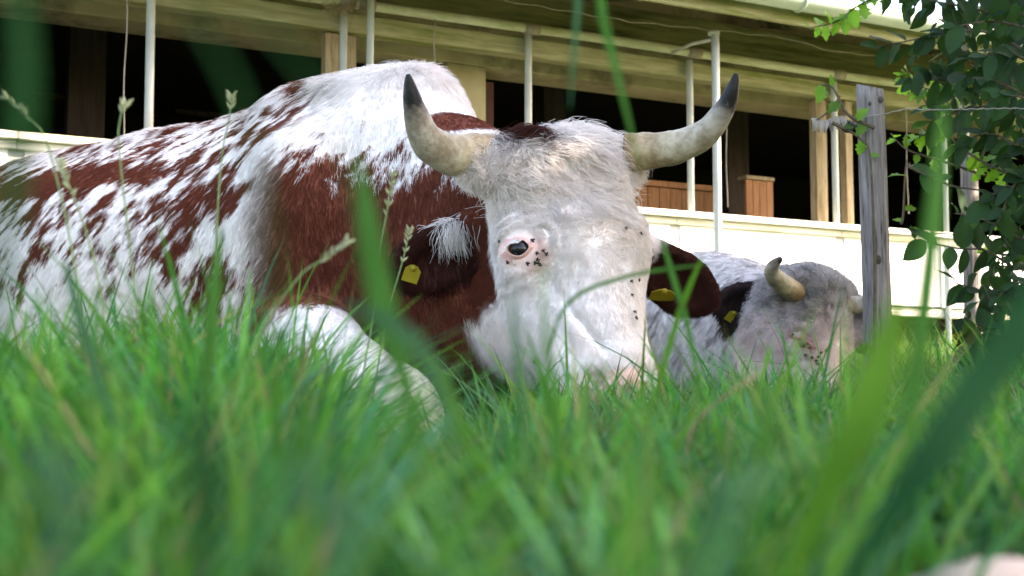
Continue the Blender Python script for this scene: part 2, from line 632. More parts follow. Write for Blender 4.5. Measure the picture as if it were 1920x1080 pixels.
# half-round gutter
g = MB()
gv = []
NS = 12
for x in (T0, T1):
    for r_ in (0.065, 0.060):
        for k in range(NS + 1):
            th = math.pi + math.pi * k / NS
            gv.append((x, DE - 0.095 + r_ * math.cos(th), zg + 0.045 + r_ * math.sin(th)))
m_ = NS + 1
gf = []
for k in range(NS):
    gf.append((k, 2 * m_ + k, 2 * m_ + k + 1, k + 1))
    gf.append((m_ + k, m_ + k + 1, 3 * m_ + k + 1, 3 * m_ + k))
gf.append((0, m_, 3 * m_, 2 * m_))
gf.append((NS, 2 * m_ + NS, 3 * m_ + NS, m_ + NS))
gut = g.add(gv, gf).build('gutter', M['gutter'], barn, True)
for px in (700, 1070, 1478, 1850):
    t, _ = B(px, 20, DE)
    pts = [(t, DE - 0.095 + 0.069 * math.cos(th), zg + 0.045 + 0.069 * math.sin(th)) for th in np.linspace(math.pi, 2 * math.pi, 12)]
    MB().tube(pts, 0.006, 6).build('gutter_bracket', M['gutter'], gut, True)
# rafters
for t in np.arange(T0 + 0.3, T1, 1.25):
    d0, d1 = DE + 0.03, DH
    z0, z1 = zg - 0.045 + 0.03, zg + 0.02 + (d1 - DE) * slope - 0.06
    w = 0.035
    v = [(t - w, d0, z0), (t + w, d0, z0), (t + w, d1, z1), (t - w, d1, z1), (t - w, d0, z0 + .03), (t + w, d0, z0 + .03), (t + w, d1, z1 + .055), (t - w, d1, z1 + .055)]
    MB().add(v, [(3, 2, 1, 0), (4, 5, 6, 7), (0, 1, 5, 4), (1, 2, 6, 5), (2, 3, 7, 6), (3, 0, 4, 7)]).build('rafter', M['eave_board'], barn)
# purlin, beam under the rail, rail pipe
zrail = B(1480, 126, -0.02)[1]
MB().box(T0, T1, 0.14, 0.24, zrail + 0.08, zrail + 0.26).build('purlin', M['eave_board'], barn)
zbeam = B(1180, 130, 0.05)[1]
MB().box(T0, T1, 0.05, 0.16, zbeam, zbeam + 0.10, 0.01).build('beam', M['mossy_wood'], barn)
nn = 60
tt = np.linspace(T0, T1, nn)
MB().tube(np.stack([tt, np.full(nn, -0.02), zrail + 0.004 * np.sin(tt * 2)], -1), 0.026, 12).build('rail_pipe', M['rail_pipe'], barn, True)

# pipe posts
posts = [(278, 0.0, 0.0215, zrail + 0.02, 0), (640, 0.03, 0.020, zrail + 0.02, 0), (691, -0.07, 0.019, zrail + 0.35, 0), (990, 0.02, 0.020, zrail + 0.03, 0),
         (1295, 0.02, 0.020, zrail - 0.03, 0), (1566, 0.02, 0.021, zrail + 0.03, 0), (1770, 0.0, 0.019, zrail - 0.1, 1), (1813, -0.08, 0.022, zrail - 0.05, 1), (2100, 0.0, 0.02, zrail, 1), (-180, 0.0, 0.02, zrail, 0)]
for px, d, r_, zt, low in posts:
    t, _ = B(px, 300, d - 0.0)
    lean = random.uniform(-0.006, 0.006)
    zlow = 0.1 if low else (zt_r if px > 650 else zt_l)
    o = MB().tube([(t + lean * (zz - 1), d, zz) for zz in np.linspace(zlow, zt, 6)], r_, 12).build('pipe_post', M['galv'], barn, True)
    MB().tube([(t - 0.045, -0.02, zrail), (t + 0.045, -0.02, zrail)], 0.031, 12).build('clamp', M['wire'], o, True)
# the taller post standing in front of the parapet, with a bracket at its head
t, zt = B(1341, 66, -0.35)
o = MB().tube([(t, -0.35, zz) for zz in np.linspace(0.15, zt, 6)], 0.0225, 12).build('pipe_post', M['galv'], barn, True)
MB().tube([(t - 0.01, -0.35, zt), (t - 0.01, -0.35, zt + 0.018)], 0.034, 10).build('cap', M['galv'], o, True)
MB().tube([(t, -0.35, zt - 0.02), (t - 0.05, -0.2, zt - 0.02), (t - 0.08, -0.05, zt - 0.04)], 0.010, 8).build('bracket', M['galv'], o, True)
# wooden poles beside pipes
for px, w, d, pz0, key in ((621, 0.036, 0.10, zb, 'pole_wood'), (657, 0.028, 0.10, zb, 'pole_wood'), (1540, 0.042, 0.10, zb, 'pole_wood'), (1592, 0.026, 0.06, zb, 'pole_wood')):
    t, _ = B(px, 250, d)
    MB().box(t - w, t + w, d, d + 0.06, pz0 + 0.3, zbeam - 0.004, 0.008).build('wooden_post', M[key], barn)
# lines hanging down from the rail
for px, py0, py1, d in ((238, -10, 268, -0.03), (815, 15, 128, -0.03), (1361, 190, 388, 0.03), (1698, 200, 400, -0.03)):
    t, z0 = B(px, py0, d)
    _, z1 = B(px, py1, d)
    MB().tube([(t + 0.004 * math.sin(k), d, z0 + (z1 - z0) * k / 8) for k in range(9)], 0.0035, 6).build('hanging_line', M['wire'], barn)
# wire along the eave
pts = []
for k, px in enumerate(np.linspace(700, 1640, 40)):
    py = np.interp(px, [700, 1180, 1470, 1560, 1640], [-40, 40, 70, 96, 104])
    t, z = B(px, py, -0.3)
    pts.append((t, -0.3, z + 0.006 * math.sin(k * 2.1)))
MB().tube(pts, 0.004, 5).build('eave_wire', M['wire'], barn)
# straw caught on the beam above the poles
sm = MB()
for k in range(60):
    t, z = B(random.uniform(615, 680), random.uniform(-2, 24), -0.03)
    a = random.uniform(0, 6.3)
    L = random.uniform(0.03, 0.09)
    sm.tube([(t, -0.03, z), (t + L * math.cos(a) * .6, -0.05 + .03 * math.sin(a * 3), z + L * math.sin(a) * .4 - .02), (t + L * math.cos(a), -0.04, z + L * math.sin(a) * .6 - .06 * random.random())], 0.0018, 4)
tag(sm.build('straw_tuft', M['pole_wood'], barn), kind='stuff')

# red-brown stall boards inside
stall = thing('stall_partition', 'low red-brown board partition standing inside the barn behind the right horn', 'partition', (B0[0], B0[1], 0), BRZ)
t0, ztop = B(1150, 352, 1.0)
t1, ztop1 = B(1342, 331 + 34, 1.0)
ztop = B(1260, 345, 1.0)[1]
nbd = 9
for k in range(nbd):
    a = t0 + (t1 - t0) * k / nbd
    b = t0 + (t1 - t0) * (k + 1) / nbd - 0.006
    MB().box(a, b, 1.0 + random.uniform(0, .006), 1.03, zb, ztop - 0.03, 0.004).build('plank', M['red_plank'], stall)
MB().box(t0 - 0.02, t1 + 0.02, 0.985, 1.05, ztop - 0.028, ztop + 0.012).build('top_rail', M['red_plank'], stall)
gate = thing('feed_box', 'upright orange-brown plank box inside the barn, left of the grey fence post', 'box', (B0[0], B0[1], 0), BRZ)
t0, zt = B(1399, 330, 0.7)
t1, _ = B(1450, 330, 0.7)
for k in range(4):
    a = t0 + (t1 - t0) * k / 4
    MB().box(a, a + (t1 - t0) / 4 - 0.004, 0.7, 0.72, zb, zt - 0.022).build('plank', M['red_plank'], gate)
MB().box(t0 - 0.004, t1 + 0.004, 0.69, 0.78, zt - 0.020, zt + 0.006).build('top_board', M['pole_wood'], gate)


# ------------------------------------------------------------------ cows: a body grown from one smooth field
class Field:
    def __init__(self, lo, hi, h):
        self.lo = np.asarray(lo, float)
        self.h = h
        self.n = np.ceil((np.asarray(hi, float) - self.lo) / h).astype(int) + 1
        self.a = np.full(self.n, 5.0, np.float32)

    def _blk(self, c, R):
        i0 = np.clip(np.floor((c - R - self.lo) / self.h).astype(int), 0, self.n)
        i1 = np.clip(np.ceil((c + R - self.lo) / self.h).astype(int) + 1, 0, self.n)
        if np.any(i1 <= i0):
            return None
        s = tuple(slice(a, b) for a, b in zip(i0, i1))
        ax = [(np.arange(a, b) * self.h + l).astype(np.float32) for a, b, l in zip(i0, i1, self.lo)]
        return s, np.stack(np.meshgrid(*ax, indexing='ij'), -1)

    def op(self, c, R, fn, k, sub=False):
        c = np.asarray(c, float)
        b = self._blk(c, R + k + 3 * self.h)
        if b is None:
            return
        s, p = b
        d = fn(p).astype(np.float32)
        a = self.a[s]
        if sub:
            d = -d
            hh = np.clip(0.5 - 0.5 * (a - d) / k, 0, 1) if False else np.clip(0.5 + 0.5 * (a - d) / k, 0, 1)
            self.a[s] = d * (1 - hh) + a * hh + k * hh * (1 - hh)
        else:
            hh = np.clip(0.5 + 0.5 * (d - a) / k, 0, 1)
            self.a[s] = d * (1 - hh) + a * hh - k * hh * (1 - hh)

    def ell(self, c, r, R=np.eye(3), k=0.05, sub=False):
        c = np.asarray(c, float)
        r = np.asarray(r, np.float32)
        Rm = np.asarray(R, np.float32)

        def fn(p):
            q = (p - c.astype(np.float32)) @ Rm
            k0 = np.linalg.norm(q / r, axis=-1)
            k1 = np.linalg.norm(q / (r * r), axis=-1)
            return np.where(k1 > 1e-6, k0 * (k0 - 1) / np.maximum(k1, 1e-6), -r.min())
        self.op(c, float(r.max()), fn, k, sub)

    def cone(self, a, b, ra, rb, k=0.05, squash=None):
        a, b = np.asarray(a, float), np.asarray(b, float)
        L2 = float((b - a) @ (b - a))

        def fn(p):
            q = p - a.astype(np.float32)
            t = np.clip(q @ (b - a).astype(np.float32) / L2, 0, 1)
            w = q - t[..., None] * (b - a).astype(np.float32)
            if squash is not None:
                ax, s_ = squash
                ax = ax.astype(np.float32)
                w = w + (w @ ax)[..., None] * ax * (1 / s_ - 1)
            return np.linalg.norm(w, axis=-1) - (ra + (rb - ra) * t)
        self.op((a + b) / 2, math.sqrt(L2) / 2 + max(ra, rb) * 1.3, fn, k)

    def sample(self, p):
        i = np.round((np.asarray(p) - self.lo) / self.h).astype(int)
        ok = np.all((i >= 0) & (i < self.n), axis=-1)
        i = np.clip(i, 0, self.n - 1)
        v = self.a[i[..., 0], i[..., 1], i[..., 2]]
        return np.where(ok, v, 5.0)

    def mesh(self):
        a = self.a
        s = a < 0
        cnt = np.zeros(tuple(n - 1 for n in a.shape), np.int8)
        for dx in (0, 1):
            for dy in (0, 1):
                for dz in (0, 1):
                    cnt += s[dx:a.shape[0] - 1 + dx, dy:a.shape[1] - 1 + dy, dz:a.shape[2] - 1 + dz]
        act = np.argwhere((cnt > 0) & (cnt < 8))
        vid = np.full(cnt.shape, -1, np.int32)
        vid[tuple(act.T)] = np.arange(len(act))
        acc = np.zeros((len(act), 3))
        num = np.zeros(len(act))
        cor = [(dx, dy, dz) for dx in (0, 1) for dy in (0, 1) for dz in (0, 1)]
        val = {c: a[act[:, 0] + c[0], act[:, 1] + c[1], act[:, 2] + c[2]] for c in cor}
        for c in cor:
            for ax in range(3):
                if c[ax] == 0:
                    e = list(c)
                    e[ax] = 1
                    va, vb = val[c], val[tuple(e)]
                    m = (va < 0) != (vb < 0)
                    t = np.where(m, va / np.where(m, va - vb, 1), 0)
                    pos = np.array(c, float)[None] + t[:, None] * np.eye(3)[ax][None]
                    acc += np.where(m[:, None], pos, 0)
                    num += m
        V = self.lo + (act + acc / num[:, None]) * self.h
        Q = []
        for ax in range(3):
            b1, b2 = (ax + 1) % 3, (ax + 2) % 3
            sl0 = [slice(None)] * 3
            sl1 = [slice(None)] * 3
            sl0[ax], sl1[ax] = slice(0, -1), slice(1, None)
            ch = s[tuple(sl0)] != s[tuple(sl1)]
            e = np.argwhere(ch)
            ok = (e[:, b1] > 0) & (e[:, b2] > 0) & (e[:, b1] < cnt.shape[b1]) & (e[:, b2] < cnt.shape[b2])
            e = e[ok]
            ins = s[tuple(e.T)]
            o1, o2 = np.zeros(3, int), np.zeros(3, int)
            o1[b1], o2[b2] = 1, 1
            q = np.stack([vid[tuple((e - o1 - o2).T)], vid[tuple((e - o2).T)], vid[tuple(e.T)], vid[tuple((e - o1).T)]], -1)
            q[~ins] = q[~ins][:, ::-1]
            Q.append(q)
        Q = np.concatenate(Q)
        Q = Q[(Q >= 0).all(1)]
        return V, Q


def head_frame(yaw, pitch, roll):
    """columns: lateral (image right), face normal, poll-to-muzzle"""
    b = np.array([[1, 0, 0], [0, -1, 0], [0, 0, -1]], float).T
    Rz = np.array(Matrix.Rotation(yaw, 3, 'Z'))
    Rx = np.array(Matrix.Rotation(pitch, 3, 'X'))
    Ry = np.array(Matrix.Rotation(roll, 3, 'Y'))
    return Ry @ Rz @ Rx @ b


def add_head(F, O, R, s=1.0, ear=True):
    def W(w, f, a):
        return O + R @ np.array([w, f, a]) * s

    def E(c, r, k=0.05, sub=False, rot=None):
        F.ell(W(*c), np.array(r) * s, R if rot is None else R @ rot, k, sub)

    def C(a, b, ra, rb, k=0.05, sq=None):
        F.cone(W(*a), W(*b), ra * s, rb * s, k, None if sq is None else (R[:, sq[0]], sq[1]))
    E((0, -0.115, 0.10), (0.118, 0.105, 0.125), 0.05)                  # skull
    E((0, -0.075, 0.02), (0.138, 0.065, 0.052), 0.05)                  # poll
    C((-0.045, -0.085, 0.05), (-0.062, -0.085, 0.22), 0.078, 0.076, 0.04)   # flat forehead
    C((0.045, -0.085, 0.05), (0.062, -0.085, 0.22), 0.078, 0.076, 0.04)
    for sx in (-1, 1):
        E((sx * 0.112, -0.07, 0.214), (0.042, 0.044, 0.05), 0.035)      # orbit
        E((sx * 0.100, -0.06, 0.178), (0.042, 0.034, 0.026), 0.03)      # brow
        C((sx * 0.112, -0.092, 0.03), (sx * 0.155, -0.09, 0.022), 0.050, 0.044, 0.03)  # horn base
        E((sx * 0.076, -0.18, 0.27), (0.056, 0.115, 0.155), 0.05)       # cheek
        C((sx * 0.080, -0.11, 0.27), (sx * 0.056, -0.08, 0.45), 0.050, 0.046, 0.05)
    C((0, -0.07, 0.20), (0, -0.055, 0.45), 0.082, 0.062, 0.06)          # nose bridge
    C((0, -0.22, 0.28), (0, -0.15, 0.48), 0.085, 0.062, 0.06)           # jaw
    E((0, -0.075, 0.482), (0.090, 0.076, 0.064), 0.045)                 # muzzle
    E((0, -0.115, 0.505), (0.066, 0.055, 0.042), 0.03)                  # lower lip
    for sx in (-1, 1):
        E((sx * 0.048, -0.006, 0.487), (0.017, 0.02, 0.013), 0.012, True)   # nostril
    return W


def fur(name, V, Q, N, dens, length, flow, color, lift, curl, parent, radius=0.00055, seed=3, droop=0.22, npt=5, clump=0.45, cell=0.011):
    r = np.random.default_rng(seed)
    T = np.concatenate([Q[:, [0, 1, 2]], Q[:, [0, 2, 3]]])
    a, b, c = V[T[:, 0]], V[T[:, 1]], V[T[:, 2]]
    cen = (a + b + c) / 3
    nf = norm(np.cross(b - a, c - a))
    area = 0.5 * np.linalg.norm(np.cross(b - a, c - a), axis=1)
    vis = (nf * norm(np.array([0, 0, HC]) - cen)).sum(1) > -0.45
    w = area * dens(cen) * vis
    n = r.poisson(w)
    f = np.repeat(np.arange(len(T)), n)
    k = len(f)
    u1, u2 = r.random(k), r.random(k)
    sw = u1 + u2 > 1
    u1[sw], u2[sw] = 1 - u1[sw], 1 - u2[sw]
    root = a[f] + u1[:, None] * (b - a)[f] + u2[:, None] * (c - a)[f]
    n3 = norm(N[T[f, 0]] * (1 - u1 - u2)[:, None] + N[T[f, 1]] * u1[:, None] + N[T[f, 2]] * u2[:, None])
    fl = flow(root)
    wob = np.stack([fbm(root * 22 + 5.1), fbm(root * 22 + 55.7), fbm(root * 22 + 91.3)], -1) - 0.5
    fl = norm(fl) + curl(root)[:, None] * 2.2 * wob + 0.16 * r.normal(size=(k, 3))
    tg = norm(fl - (fl * n3).sum(1, keepdims=True) * n3)
    bn = np.cross(n3, tg)
    L = length(root) * (0.65 + 0.6 * r.random(k))
    lf = lift(root) * (0.6 + 0.8 * r.random(k))
    cu = curl(root) * (0.5 + r.random(k))
    ph = 12 * fbm(root * 30 + 3.3) + 0.6 * r.random(k)
    cellk = cell
    q0 = np.floor(root / cellk)
    best = np.full(k, 1e9)
    ctr_ = np.zeros_like(root)
    q = q0.copy()
    for dx in (-1, 0, 1):
        for dy in (-1, 0, 1):
            for dz in (-1, 0, 1):
                qq = q0 + np.array([dx, dy, dz])
                jt = np.stack([np.modf(np.abs(np.sin(qq @ np.array(w_)) * 43758.5453))[0] for w_ in ((12.9898, 78.233, 37.719), (39.346, 11.135, 83.155), (73.156, 52.235, 9.151))], -1)
                cc = (qq + jt) * cellk
                d2 = ((cc - root) ** 2).sum(1)
                m = d2 < best
                best[m] = d2[m]
                ctr_[m] = cc[m]
                q[m] = qq[m]
    pull = ctr_ - root
    pull = pull - (pull * n3).sum(1, keepdims=True) * n3
    pl = np.linalg.norm(pull, axis=1, keepdims=True)
    pull = pull * np.minimum(1, 0.9 * cell / np.maximum(pl, 1e-6)) * clump * np.clip((L - 0.006) / 0.020, 0, 1)[:, None]
    pts = np.zeros((k, npt, 3), np.float32)
    rad = np.zeros((k, npt), np.float32)
    for j in range(npt):
        u = j / (npt - 1)
        pts[:, j] = root - n3 * 0.001 + tg * (L * u)[:, None] + n3 * (L * lf * u * (1.15 - 0.55 * u))[:, None] + bn * (L * cu * 0.28 * u * np.sin(ph + 5.5 * u))[:, None] \
            + n3 * (L * cu * 0.16 * u * np.cos(ph + 5.5 * u))[:, None]
        pts[:, j] += pull * u ** 1.4
        pts[:, j, 2] -= droop * L * u * u
        rad[:, j] = radius * (1.0 - 0.8 * u) * np.clip(L / 0.017, 0.6, 1.1)
    hc = bpy.data.hair_curves.new(name)
    hc.add_curves([npt] * k)
    hc.position_data.foreach_set('vector', pts.ravel())
    at = hc.attributes.get('radius') or hc.attributes.new('radius', 'FLOAT', 'POINT')
    at.data.foreach_set('value', rad.ravel())
    va = np.clip(L / 0.022, 0.25, 1.0)[:, None]
    col = np.ones((k, 4), np.float32)
    col[:, :3] = color(root + tg * 0.004 * r.normal(size=(k, 1)) + 0.002 * r.normal(size=(k, 3))) * (1 - va * (1 - (0.84 + 0.24 * r.random((k, 1))) * (0.86 + 0.24 * fbm(root * np.array([75, 75, 30]), 2))[:, None] * (0.88 + 0.17 * np.modf(np.abs(np.sin(q @ np.array([12.9898, 78.233, 37.719])) * 43758.5))[0])[:, None]))
    col[:, :3] = np.minimum(col[:, :3], 0.93)
    ca = hc.attributes.new('coat', 'FLOAT_COLOR', 'CURVE')
    ca.data.foreach_set('color', col.ravel())
    hc.materials.append(M['fur'])
    o = link(name, hc, parent)
    o['kind'] = 'stuff'
    return o


def mesh_normals(V, Q):
    n = np.cross(V[Q[:, 2]] - V[Q[:, 0]], V[Q[:, 3]] - V[Q[:, 1]])
    N = np.zeros_like(V)
    for k in range(4):
        for c in range(3):
            N[:, c] += np.bincount(Q[:, k], n[:, c], len(V))
    return norm(N)


def horn(name, pts, rads, parent, ramp_=1.0):
    n = 40
    c = spline(pts, n)
    r_ = np.interp(np.linspace(0, 1, n), np.linspace(0, 1, len(rads)), rads)
    r_ = r_ * (1 + 0.025 * np.sin(np.linspace(0, 1, n) ** 0.7 * 46) * np.linspace(1, 0, n))
    o = MB().tube(c, r_, 20, True, 0.03).build(name, M['horn'], parent, True)
    at = o.data.attributes.new('along', 'FLOAT', 'POINT')
    at.data.foreach_set('value', np.repeat(np.linspace(0, ramp_, n), 20).astype(np.float32))
    return o


def eye(parent, H, N_, up, rx, ry, tilt, ball_mat, lid_mat, open_=1.0, br=0.0215):
    """eyeball behind an almond of lids; H on the skin"""
    N_ = norm(N_)
    right = norm(np.cross(up, N_))
    upv = np.cross(N_, right)
    ca, sa = math.cos(tilt), math.sin(tilt)
    r2, u2 = ca * right + sa * upv, -sa * right + ca * upv
    ball = MB()
    n1, n2 = 14, 22
    v, f = [], []
    c = H - N_ * (br * 0.72)
    for i in range(n1 + 1):
        th = math.pi * i / n1
        for k in range(n2):
            ph = 2 * math.pi * k / n2
            v.append(c + br * (math.cos(th) * N_ + math.sin(th) * (math.cos(ph) * r2 + math.sin(ph) * u2)))
    for i in range(n1):
        for k in range(n2):
            f.append((i * n2 + k, i * n2 + (k + 1) % n2, (i + 1) * n2 + (k + 1) % n2, (i + 1) * n2 + k))
    e = ball.add(v, f).build('eye', ball_mat, parent, True)
    e.data.validate()
    lid = MB()
    K = 36
    rings = [(2.0, 2.0, -0.012), (1.42, 1.42, -0.007), (1.2, 1.22, -0.0015), (1.08, 1.08, 0.0018), (1.0, 1.0, 0.0012), (0.97, 0.94, -0.006)]
    v, f = [], []
    for sx, sy, dz in rings:
        for k in range(K):
            th = 2 * math.pi * k / K
            x, y = math.cos(th), math.sin(th)
            yy = y * (1 - 0.35 * x * x) * (1.0 if y > 0 else 0.85)
            v.append(H + r2 * (x * rx * sx) + u2 * (yy * ry * sy * (open_ if sy < 1.2 else 1)) + N_ * (dz + (0.002 if y > 0.3 and sy < 1.4 else 0)))
    for i in range(len(rings) - 1):
        for k in range(K):
            f.append((i * K + k, i * K + (k + 1) % K, (i + 1) * K + (k + 1) % K, (i + 1) * K + k))
    lid.add(v, f).build('eyelid', lid_mat, e, True)
    return e, r2, u2, N_


# ---- colours of the coat
WHITE = np.array([0.90, 0.855, 0.82])
CREAM = np.array([0.80, 0.68, 0.57])
BROWN = np.array([0.175, 0.050, 0.028])
DARKB = np.array([0.065, 0.022, 0.016])
PINK = np.array([0.82, 0.56, 0.50])


def mixc(a, b, t):
    return a * (1 - t)[..., None] + b * t[..., None]


# ================= cow one
cow = thing('cow', 'large white and red-brown horned cow lying in the grass in front', 'cow', (-0.6, 3.4, 0.0))
CW = np.array([-0.6, 3.4, 0.0])
O1 = P(1062, 249, 2.60)
R1 = head_frame(math.radians(22), math.radians(-16), math.radians(-5))
WTH = np.array([-0.25, 3.30, 0.0])
DB = norm(np.array([-0.77, 0.64, 0.0]))
LT = np.array([-DB[1], DB[0], 0.0])
if LT[1] > 0:
    LT = -LT                                   # towards the camera
BR = np.stack([DB, LT, np.array([0, 0, 1.0])], 1)
F1 = Field((-2.75, 2.05, -0.04), (0.50, 5.35, 1.02), 0.0078)


def bp(t, l, z):
    return WTH + DB * t + LT * l + np.array([0, 0, z])


F1.ell(bp(0.28, 0.0, 0.46), (0.50, 0.33, 0.42), BR, 0.1)                # chest
F1.ell(bp(0.95, 0.0, 0.43), (0.78, 0.43, 0.42), BR, 0.15)               # barrel
F1.ell(bp(1.55, 0.0, 0.44), (0.55, 0.37, 0.41), BR, 0.15)               # rump
F1.cone(bp(-0.02, 0, 0.80), bp(0.30, 0, 0.78), 0.115, 0.12, 0.12)       # withers
F1.cone(bp(0.3, 0, 0.77), bp(1.75, 0, 0.77), 0.10, 0.10, 0.12)          # spine
F1.ell(bp(1.78, 0.22, 0.66), (0.13, 0.12, 0.16), BR, 0.12)              # hip bones
F1.ell(bp(1.78, -0.22, 0.66), (0.13, 0.12, 0.16), BR, 0.12)
F1.ell(bp(0.12, 0.22, 0.46), (0.24, 0.14, 0.30), BR, 0.10)              # near shoulder
F1.ell(bp(0.12, -0.22, 0.46), (0.24, 0.14, 0.30), BR, 0.10)
poll1 = O1 + R1 @ np.array([0, -0.16, 0.10])
F1.cone(bp(0.05, 0, 0.72), O1 + R1 @ np.array([0, -0.17, 0.08]), 0.17, 0.10, 0.10)   # neck crest
F1.cone(bp(0.05, 0.02, 0.45), O1 + R1 @ np.array([0, -0.22, 0.20]), 0.26, 0.125, 0.10)  # neck
F1.cone(bp(-0.02, 0.05, 0.28), O1 + R1 @ np.array([-0.03, -0.25, 0.33]), 0.19, 0.085, 0.10)  # dewlap
F1.ell(bp(-0.02, 0.0, 0.26), (0.30, 0.24, 0.24), BR, 0.1)               # brisket
# near foreleg: folded under, knee pointing at the camera; other one beside it
kn = P(722, 800, 2.42)
kn[2] = 0.09
el = P(560, 655, 2.95)
F1.cone(el, kn, 0.118, 0.082, 0.06)
F1.ell(kn, (0.095, 0.085, 0.09), np.eye(3), 0.04)
F1.cone(kn + np.array([-0.02, 0.05, -0.03]), P(520, 800, 2.75) * [1, 1, 0] + [0, 0, 0.05], 0.055, 0.05, 0.04)
kn2 = np.array([0.22, 2.85, 0.06])
F1.cone(np.array([0.02, 3.15, 0.20]), kn2, 0.10, 0.06, 0.06)
# hind thigh seen low at the left
F1.ell(bp(1.45, 0.36, 0.26), (0.36, 0.16, 0.24), BR, 0.08)
F1.cone(bp(1.2, 0.5, 0.12), bp(0.75, 0.52, 0.07), 0.09, 0.055, 0.06)
W1 = add_head(F1, O1, R1)


def ear_sdf(F, root, mid, tip, wdt, thick, facing):
    ax = norm(tip - root)
    nn = norm(facing - ax * (facing @ ax))
    bb = np.cross(nn, ax)
    Rm = np.stack([ax, bb, nn], 1)
    L = np.linalg.norm(tip - root)
    F.ell(mid, (L * 0.56, wdt, thick), Rm, 0.02)
    F.cone(root - ax * 0.02, root + (mid - root) * 0.5, 0.034, 0.036, 0.03)
    F.ell(mid + nn * thick * 1.05 - ax * 0.005, (L * 0.42, wdt * 0.66, thick * 0.85), Rm, 0.012, True)
    return ax, bb, nn


er1 = ear_sdf(F1, P(893, 432, 2.74), P(815, 488, 2.74), P(738, 500, 2.72), 0.066, 0.024, np.array([0.1, -1.0, -0.25]))
er2 = ear_sdf(F1, P(1205, 470, 2.78), P(1270, 527, 2.80), P(1338, 560, 2.80), 0.064, 0.024, np.array([-0.1, -1.0, -0.1]))
# eye hollow and soft folds
e_c = P(971, 466, 2.56)
V1, Q1 = F1.mesh()
# small irregularities of muscle and skin
N1 = mesh_normals(V1, Q1)
inh = ((V1 - O1) @ R1)
headness = smooth(-0.36, -0.26, inh[:, 1]) * (np.linalg.norm(inh - np.array([0, -0.1, 0.25]), axis=1) < 0.42)
amp = 0.010 * (1 - headness) + 0.0035 * headness
V1 = V1 + N1 * (amp * 2 * (fbm(V1 * 9) - 0.5) + 0.003 * (fbm(V1 * 30) - 0.5))[:, None]
# vertical folds on neck and dewlap
V1 = np.where(V1[:, 2:3] < 0.003, np.column_stack([V1[:, :2], np.maximum(V1[:, 2], -0.03)]), V1)
hh_ = (V1 - O1) @ R1
hm = (smooth(0.40, 0.34, np.linalg.norm(hh_ - np.array([0, -0.1, 0.25]), axis=1)) * smooth(-0.30, -0.22, hh_[:, 1]))
ed_ = np.linalg.norm((hh_ - np.array([-0.118, -0.055, 0.214]))[:, [0, 2]], axis=1)
wr = 0.0015 * np.sin(ed_ * 330 + 9 * fbm(hh_ * 22)) * smooth(0.085, 0.06, ed_) * smooth(0.03, 0.04, ed_)
rid = 0.007 * np.exp(-((np.abs(hh_[:, 0]) - 0.066 + 0.05 * (hh_[:, 2] - 0.3)) / 0.012) ** 2) * smooth(0.25, 0.31, hh_[:, 2]) * smooth(0.46, 0.40, hh_[:, 2])
vein = -0.007 * np.exp(-((hh_[:, 0] + 0.045 + 0.02 * np.sin(hh_[:, 2] * 24)) / 0.008) ** 2) * smooth(0.27, 0.33, hh_[:, 2]) * smooth(0.47, 0.42, hh_[:, 2])
hol = -0.010 * np.exp(-(np.linalg.norm((hh_ - np.array([-0.085, 0, 0.30]))[:, [0, 2]] / np.array([0.03, 0.045]), axis=1) ** 2)) - 0.008 * np.exp(-(np.linalg.norm((hh_ - np.array([-0.09, 0, 0.125]))[:, [0, 2]] / np.array([0.04, 0.03]), axis=1) ** 2))
lump = hol + 0.010 * (fbm(hh_ * np.array([16, 10, 11]) + 3.7, 3) - 0.5)
V1 = V1 + N1 * (hm * (wr + rid + vein + lump))[:, None]
N1 = mesh_normals(V1, Q1)
bvh1 = BVHTree.FromPolygons([tuple(p) for p in V1], [tuple(int(i) for i in q) for q in Q1])


def hit(bvh, px, py):
    r = bvh.ray_cast(Vector((0, 0, HC)), Vector(ray(px, py)))
    if r[0] is None:
        return None, None
    n = np.array(r[1])
    if n @ ray(px, py) > 0:
        n = -n
    return np.array(r[0]), n


H1, HN1 = hit(bvh1, 973, 466)
if H1 is None:
    H1, HN1 = P(973, 466, 2.5), np.array([-0.3, -0.9, 0.1])
EYE1 = H1


def flank_uv(px, py):
    """a spot on the near flank, as (metres along the spine, height)"""
    c0 = WTH + LT * 0.33
    r = ray(px, py)
    nrm_ = LT
    lam = ((c0 - np.array([0, 0, HC])) @ nrm_) / (r @ nrm_)
    p = np.array([0, 0, HC]) + r * lam
    return (p - WTH) @ DB, p[2]


